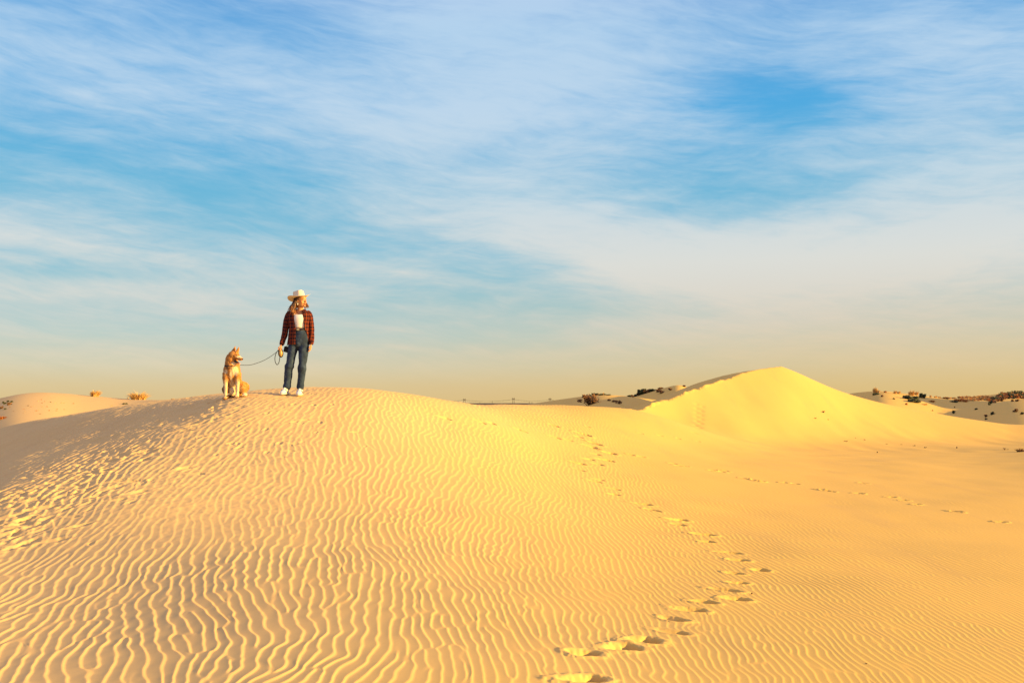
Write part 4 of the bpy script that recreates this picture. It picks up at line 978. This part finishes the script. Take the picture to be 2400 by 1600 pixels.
m_.tube([C(985, 790, .01), C(968, 860, .0), C(957, 930, -.01), C(948, 1000, -.015), C(938, 1060, -.022), C(929, 1097, -.026), C(922, 1112, -.018), C(916, 1180, -.004), C(910, 1240, .004), C(903, 1300, .012), C(897, 1335, .014), C(893, 1362, .008)],
        [.088, .086, .077, .070, .067, .081, .071, .066, .063, .059, .066, .060], [.10, .098, .090, .082, .080, .088, .080, .074, .070, .068, .074, .072], n=20)
m_.tube([C(1085, 790, .01), C(1100, 860, .0), C(1098, 930, -.01), C(1095, 1000, -.015), C(1090, 1060, -.022), C(1086, 1100, -.024), C(1084, 1125, -.018), C(1080, 1180, -.004), C(1074, 1240, .004), C(1067, 1300, .012), C(1063, 1340, .012), C(1060, 1366, .008)],
        [.094, .090, .083, .073, .064, .071, .075, .061, .060, .055, .066, .060], [.10, .100, .092, .084, .078, .082, .082, .072, .070, .068, .072, .070], n=20)
DEN = denim(); jn = m_.build("jeans", DEN, woman); finish(jn, .008, 3, (.016, .09))
m_ = MB(); m_.tube([C(1048, 650, .01), C(1048, 636, .01)], [.1345, .1325], [.108, .106], n=28, cap=False)
blt = m_.build("belt", plain("dark_leather", (.030, .018, .010), .5, .4, .2, 20), woman); sol = blt.modifiers.new("t", 'SOLIDIFY'); sol.thickness = .004; sol.offset = 1
m_ = MB(); m_.box(C(1042, 644, -.106), (.022, .005, .016)); bk = m_.build("buckle", plain("brass", (.75, .58, .30), .3, .5, .1, 30, metal=1.0), blt, False)
bvm = bk.modifiers.new("b", 'BEVEL'); bvm.width = .004; bvm.segments = 2
# shoes
SHOE = plain("white_shoe_leather", (.78, .72, .64), .6, .3, .03, 20); SOLE = plain("off_white_rubber", (.68, .60, .48), .8, .2, .04, 10); STR = plain("black_stripe", (.03, .025, .03), .7, .3, .1, 10)
for (ax, toe) in ((legL[-1][0], -.18), (legR[-1][0], .05)):
    zo = zdeep(WP[0] + ax, WP[1]) - WZ + .008; base = Vector((ax, .02, zo)); R_ = Matrix.Rotation(toe, 3, 'Z') @ Matrix.Rotation(.09, 3, 'X')
    S_ = lambda x, y, z: tuple(base + R_ @ Vector((x, y, z)))
    m_ = MB(); m_.tube([S_(0, .065, .050), S_(0, .045, .058), S_(0, .0, .064), S_(0, -.05, .058), S_(0, -.10, .048), S_(0, -.15, .040), S_(0, -.185, .034)], [.030, .038, .040, .043, .048, .046, .028], [.035, .046, .056, .050, .038, .028, .018], n=16, up=(0, 0, 1))
    m_.tube([S_(0, .018, .06), S_(0, .020, .10), S_(0, .022, .125)], [.040, .038, .038], [.050, .046, .044], n=14)
    m_.ball(S_(0, -.045, .100), (.026, .040, .020), 12, 8, R_)
    up_ = m_.build("shoe", SHOE, woman); finish(up_, .004, 2); up_ = bake(up_)
    m_ = MB(); m_.tube([S_(0, .080, .014), S_(0, .060, .015), S_(0, .0, .015), S_(0, -.08, .014), S_(0, -.15, .016), S_(0, -.198, .020)], [.028, .041, .044, .050, .050, .024], [.016] * 6, n=14, up=(0, 0, 1)); m_.build("sole", SOLE, up_)
    for k in range(4):
        m_ = MB(); yy = -.035 - .020 * k; zz = .118 - .0105 * k; m_.tube([S_(-.026, yy, zz - .018), S_(0, yy - .004, zz), S_(.026, yy, zz - .018)], .0035, n=6); m_.build("lace", SOLE, up_)
    for s in (-1, 1):
        for k in range(3):
            m_ = MB(); m_.tube([S_(.042 * s, -.03 - .024 * k, .034), S_(.044 * s, -.045 - .024 * k, .055), S_(.034 * s, -.052 - .024 * k, .085)], .0045, n=6); m_.build("stripe", STR, up_)
# things she carries
PCH = plain("black_nylon", (.012, .011, .012), .7, .3, .1, 12)
PO = Vector((WP[0], WP[1], WZ))
pc = C(882, 878, .03); pe = empty("pouch", tuple(PO + Vector((pc[0], pc[1], pc[2] - .06)))); tag(pe, "black pouch bag hanging at the woman's hip behind her leash hand", "pouch")
m_ = MB(); m_.box((0, 0, .055), (.042, .030, .050), Matrix.Rotation(.25, 3, 'Y')); po = m_.build("pouch_body", PCH, pe, False); q = po.modifiers.new("b", 'BEVEL'); q.width = .02; q.segments = 4
m_ = MB(); m_.tube([(-.03, -.026, .086), (-.005, -.036, .088), (.025, -.030, .082)], .010, n=8); m_.build("pouch_flap", PCH, pe)
m_ = MB(); m_.tube([(.005, 0, .10), (.030, -.01, .17), (.055, -.01, .26)], .006, n=6); m_.build("strap", PCH, pe)
# leash: tan reel case with black rim, strap to the collar, spare loop
LZ = empty("dog_leash", tuple(PO + Vector(C(832, 930, -.09)))); tag(LZ, "thin black leash with tan oval case, running from the woman's hand to the dog's collar", "leash")
LO = Vector(C(832, 930, -.09)); RL = lambda p: tuple(Vector(p) - LO)
TAN = plain("tan_plastic", (.48, .30, .09), .35, .5, .08, 20)
Rc = Matrix.Rotation(-.12, 3, 'Y')
m_ = MB(); m_.ball((0, 0, 0), (.031, .022, .062), 20, 14, Rc); m_.tube([(-.004, .004, .050), (-.003, .004, .085)], [.014, .011], n=10); m_.build("case", TAN, LZ)
m_ = MB(); ring = [tuple(Rc @ Vector((.036 * math.sin(a), .006, .068 * math.cos(a)))) for a in np.linspace(0, 2 * math.pi, 33)]
m_.tube(ring, [.009] * 33, n=8, cap=False); m_.build("case_rim", PCH, LZ)
DP_ = at(549, 931.5, 16.25); DZ = zdeep(DP_[0], DP_[1]); DO = Vector((DP_[0], DP_[1], DZ))
def Cd(cx, cy, y=0.0): return ((500 + cx / 5.227 - 549) / 143.6, y, (931.5 - (650 + cy / 5.227)) / 143.6)
colpt = Vector(Cd(258, 1082, -.075)) + DO - PO
pts = [colpt, Vector(C(330, 1079, -.45)), Vector(C(410, 1086, -.36)), Vector(C(490, 1083, -.28)), Vector(C(560, 1061, -.22)), Vector(C(640, 1025, -.17)), Vector(C(715, 976, -.13)), Vector(C(785, 918, -.10)), Vector(C(812, 884, -.09))]
def smoothpath(pts, k=5):
    out = []
    for i in range(len(pts) - 1):
        p0, p1, p2, p3 = pts[max(i - 1, 0)], pts[i], pts[i + 1], pts[min(i + 2, len(pts) - 1)]
        for j in range(k):
            t = j / k; out.append(p1 + .5 * t * (p2 - p0 + t * (2 * p0 - 5 * p1 + 4 * p2 - p3 + t * (3 * (p1 - p2) + p3 - p0))))
    out.append(pts[-1]); return out
sp_ = smoothpath(pts); m_ = MB(); m_.tube([RL(p) for p in sp_], [.0062] * len(sp_), [.0040] * len(sp_), n=8, up=(0, 0, 1)); m_.build("strap", PCH, LZ)
lp = smoothpath([Vector(C(*q)) for q in [(812, 884, -.095), (786, 920, -.10), (770, 960, -.10), (765, 1005, -.10), (773, 1048, -.10), (793, 1074, -.10), (812, 1052, -.095), (820, 1010, -.09), (824, 960, -.085)]], 4)
m_ = MB(); m_.tube([RL(p) for p in lp], [.0058] * len(lp), [.0036] * len(lp), n=8); m_.build("loop", PCH, LZ)

# ------------------------------------------------------------------ the dog
dog = empty("dog", tuple(DO)); tag(dog, "tan and cream dog sitting on the dune at the end of the leash, mouth open", "dog")
g = MB()
g.tube([Cd(212, 1060, .02), Cd(220, 1120, .0), Cd(225, 1190, .01), Cd(232, 1270, .07), Cd(240, 1350, .15), Cd(246, 1400, .20)], [.105, .135, .135, .125, .140, .125], [.10, .125, .130, .125, .130, .11], n=20)
g.tube([Cd(242, 1420, .12), Cd(236, 1418, .02)], [.085, .050], n=14)                                     # groin between the hind legs
g.ball(Cd(236, 1400, .0), (.062, .055, .075), 14, 10)
g.tube([Cd(222, 1100, .03), Cd(212, 1050, .02), Cd(212, 1000, .0), Cd(222, 960, -.01)], [.125, .110, .092, .080], [.12, .105, .09, .08], n=18)
# head, turned to picture right
fw = Vector((.90, -.42, -.17)).normalized()
sk = Vector(Cd(238, 962, -.02)); g.ball(sk, (.082, .078, .080), 16, 12); g.ball(Vector(Cd(212, 1000, -.01)), (.085, .085, .085), 14, 10)
g.tube([sk, Cd(282, 965, -.045), Cd(308, 985, -.062), Cd(335, 1000, -.078), Cd(364, 1008, -.095)], [.070, .060, .047, .037, .028], [.066, .054, .042, .032, .026], n=14, up=(0, 0, 1))
g.tube([Cd(240, 1020, -.03), Cd(275, 1046, -.05), Cd(305, 1058, -.062), Cd(334, 1066, -.074)], [.055, .034, .024, .014], [.040, .022, .014, .009], n=12, up=(0, 0, 1))
# fore legs
for pts_ in ([Cd(168, 1180, -.03), Cd(163, 1240, -.06), Cd(163, 1290, -.075), Cd(167, 1350, -.085), Cd(169, 1410, -.09), Cd(168, 1445, -.09)],
             [Cd(292, 1180, -.03), Cd(303, 1240, -.055), Cd(309, 1290, -.075), Cd(311, 1350, -.085), Cd(312, 1410, -.09), Cd(311, 1440, -.09)]):
    g.tube(pts_, [.072, .056, .038, .029, .026, .030], [.075, .060, .040, .030, .027, .030], n=14)
    px_ = pts_[-1][0]; zf_ = zdeep(DO.x + px_, DO.y - .10) - DZ
    g.ball((px_, -.105, zf_ + .024), (.036, .046, .026), 12, 8)
    for k in range(4): g.ball((px_ + (-.024 + .016 * k), -.145 + .006 * abs(k - 1.5), zf_ + .016), (.0105, .020, .015), 8, 6)
# haunches, hocks and hind feet
for sx, cx, cyt, cxf in ((-1, 156, 1345, 160), (1, 348, 1335, 386)):
    g.tube([Cd(236 + sx * 40, 1330, .20), Cd(cx, cyt, .10), Cd(cx + sx * 8, 1385, .03), Cd(cx + sx * 12, 1418, .04)], [.085, .082, .070, .045], [.10, .115, .09, .055], n=14)
    fx_ = Cd(cxf, 0)[0]; zf_ = zdeep(DO.x + fx_, DO.y) - DZ
    g.tube([(fx_ - sx * .02, .10, zf_ + .04), (fx_, .02, zf_ + .03), (fx_ + sx * .01, -.055, zf_ + .024)], [.034, .032, .036], [.03, .028, .024], n=12, up=(0, 0, 1))
    for k in range(4): g.ball((fx_ + sx * .012 + (-.024 + .016 * k), -.088, zf_ + .016), (.0105, .019, .014), 8, 6)
# tail root behind
g.tube([Cd(250, 1410, .26), Cd(290, 1440, .32), Cd(340, 1452, .30)], [.05, .045, .03], n=10)
# ears
for (bx, by, tx_, ty, yy, wd_) in ((240, 905, 264, 842, -.015, .040), (292, 912, 314, 852, -.045, .032)):
    g.tube([Cd(bx - 4, by + 22, yy), Cd(bx + 2, by - 4, yy), Cd((bx + tx_) / 2 + 3, (by + ty) / 2, yy - .004), Cd(tx_, ty, yy - .006)], [wd_ * 1.05, wd_ * .9, wd_ * .55, .004], [.020, .015, .010, .004], n=12, up=tuple(Vector((.55, -.83, 0))))
def fur_mat():
    m, t, bb = new_mat("dog_fur"); tcn = t.node('ShaderNodeTexCoord'); pos = tcn.outputs['Object']
    n0 = t.noise(pos, 22, 4, .65); n1 = t.noise(pos, 70, 3, .7)
    base = t.ramp(n0, [(.34, (.32, .125, .028)), (.52, (.50, .22, .055)), (.68, (.58, .31, .10))])
    def spot(c, r, soft=.35):
        v = t.node('ShaderNodeVectorMath', operation='SUBTRACT'); t.l.new(pos, v.inputs[0]); v.inputs[1].default_value = c
        d = t.node('ShaderNodeVectorMath', operation='DIVIDE'); t.l.new(v.outputs[0], d.inputs[0]); d.inputs[1].default_value = r
        l = t.node('ShaderNodeVectorMath', operation='LENGTH'); t.l.new(d.outputs[0], l.inputs[0])
        return t.ss(t.add(l.outputs['Value'], t.mul(t.sub(n0, .5), .9)), 1 + soft, 1 - soft)
    def union(items):
        o_ = None
        for c, r in items:
            s_ = spot(c, r); o_ = s_ if o_ is None else t.m('MAXIMUM', o_, s_)
        return o_
    cream = union([(Cd(285, 1150, -.12), (.055, .10, .075)), (Cd(236, 1230, -.12), (.020, .10, .13)), (Cd(240, 1370, -.02), (.055, .10, .16)), (Cd(168, 1380, -.09), (.06, .08, .15)),
                   (Cd(311, 1390, -.09), (.06, .08, .16)), (Cd(335, 980, -.09), (.055, .06, .018)), (Cd(300, 1062, -.07), (.07, .05, .018)), (Cd(170, 1160, -.10), (.03, .06, .035)),
                   (Cd(388, 1440, -.04), (.07, .12, .035)), (Cd(262, 1060, -.05), (.05, .05, .03)), (Cd(148, 1455, -.04), (.06, .12, .03))])
    dark = union([(Cd(212, 940, .03), (.040, .06, .075)), (Cd(222, 892, .01), (.030, .05, .055)), (Cd(283, 903, -.02), (.018, .04, .05)), (Cd(128, 1400, .05), (.03, .14, .10)), (Cd(205, 1120, -.12), (.05, .05, .012))])
    col = t.mix(t.mul(dark, .75), base, (.075, .032, .014)); col = t.mix(cream, col, (.70, .53, .32)); col = t.mix(t.mul(t.ss(n1, .55, .75), .30), col, (.25, .12, .04))
    t.put(bb.inputs['Base Color'], col); bb.inputs['Roughness'].default_value = .85; bb.inputs['Specular IOR Level'].default_value = .15
    bp = t.node('ShaderNodeBump'); bp.inputs['Strength'].default_value = .7; bp.inputs['Distance'].default_value = .008; t.put(bp.inputs['Height'], n1); t.l.new(bp.outputs[0], bb.inputs['Normal'])
    return m
FUR = fur_mat(); db = g.build("body", FUR, dog); finish(db, .007, 4, (.012, .035)); db = bake(db)
# coarse guard hairs over the whole coat
me = db.data; nv = len(me.vertices); co = np.empty(nv * 3, np.float32); me.vertices.foreach_get('co', co); co = co.reshape(-1, 3)
no = np.empty(nv * 3, np.float32); me.vertices.foreach_get('normal', no); no = no.reshape(-1, 3)
rgn = np.random.default_rng(8); idx = rgn.choice(nv, min(nv, 11000), replace=False); m_ = MB()
for i in idx:
    p = Vector(co[i]); nn_ = Vector(no[i])
    face = (p - sk).dot(fw) > .04 and p.z > Cd(0, 1075)[2]
    ln_ = (.006 if face or p.z < .10 or p.z > Cd(0, 905)[2] else .020) * rgn.uniform(.6, 1.3)
    dr = (nn_ * .55 + Vector((rgn.normal(0, .15), rgn.normal(0, .15), -.8))).normalized(); sd = dr.cross(nn_)
    if sd.length < 1e-3: continue
    sd.normalize(); wv = .0022 if ln_ > .008 else .0014
    m_.add([p - nn_ * .002 - sd * wv, p - nn_ * .002 + sd * wv, p + dr * ln_], [[0, 1, 2]])
fo = m_.build("guard_hairs", FUR, db, False)
BLK = plain("black_nose", (.012, .010, .010), .35, .5, .1, 20); PINK = plain("tongue", (.70, .22, .16), .4, .4, .05, 20)
m_ = MB(); m_.ball(Cd(367, 1006, -.102), (.017, .015, .014), 12, 8); m_.build("nose", BLK, dog)
m_ = MB(); m_.tube([Cd(268, 1030, -.075), Cd(290, 1040, -.085), Cd(312, 1048, -.078), Cd(330, 1052, -.080)], [.016, .022, .018, .008], [.014, .020, .014, .005], n=10, up=(0, 0, 1)); m_.build("mouth", BLK, dog)
m_ = MB(); m_.tube([Cd(305, 1050, -.088), Cd(328, 1054, -.094), Cd(342, 1063, -.098)], [.013, .013, .008], [.005, .005, .004], n=10, up=(0, 0, 1)); m_.build("tongue", PINK, dog)
for q in (Cd(296, 960, -.098), Cd(318, 957, -.052)):
    m_ = MB(); m_.ball(q, (.0085, .0085, .0085), 10, 8); m_.build("eye", BLK, dog)
m_ = MB(); ccx = Vector(Cd(213, 1074, .005)); ring = []
for a in np.linspace(0, 2 * math.pi, 37): ring.append(tuple(ccx + Vector((.006 + .111 * math.sin(a), -.116 * math.cos(a), -.006 + .026 * math.cos(a) * -1 - .02 * math.sin(a) * 0))))
m_.tube(ring, [.006] * 37, [.013] * 37, n=8, up=(0, 0, 1), cap=False); m_.build("collar", PCH, dog)
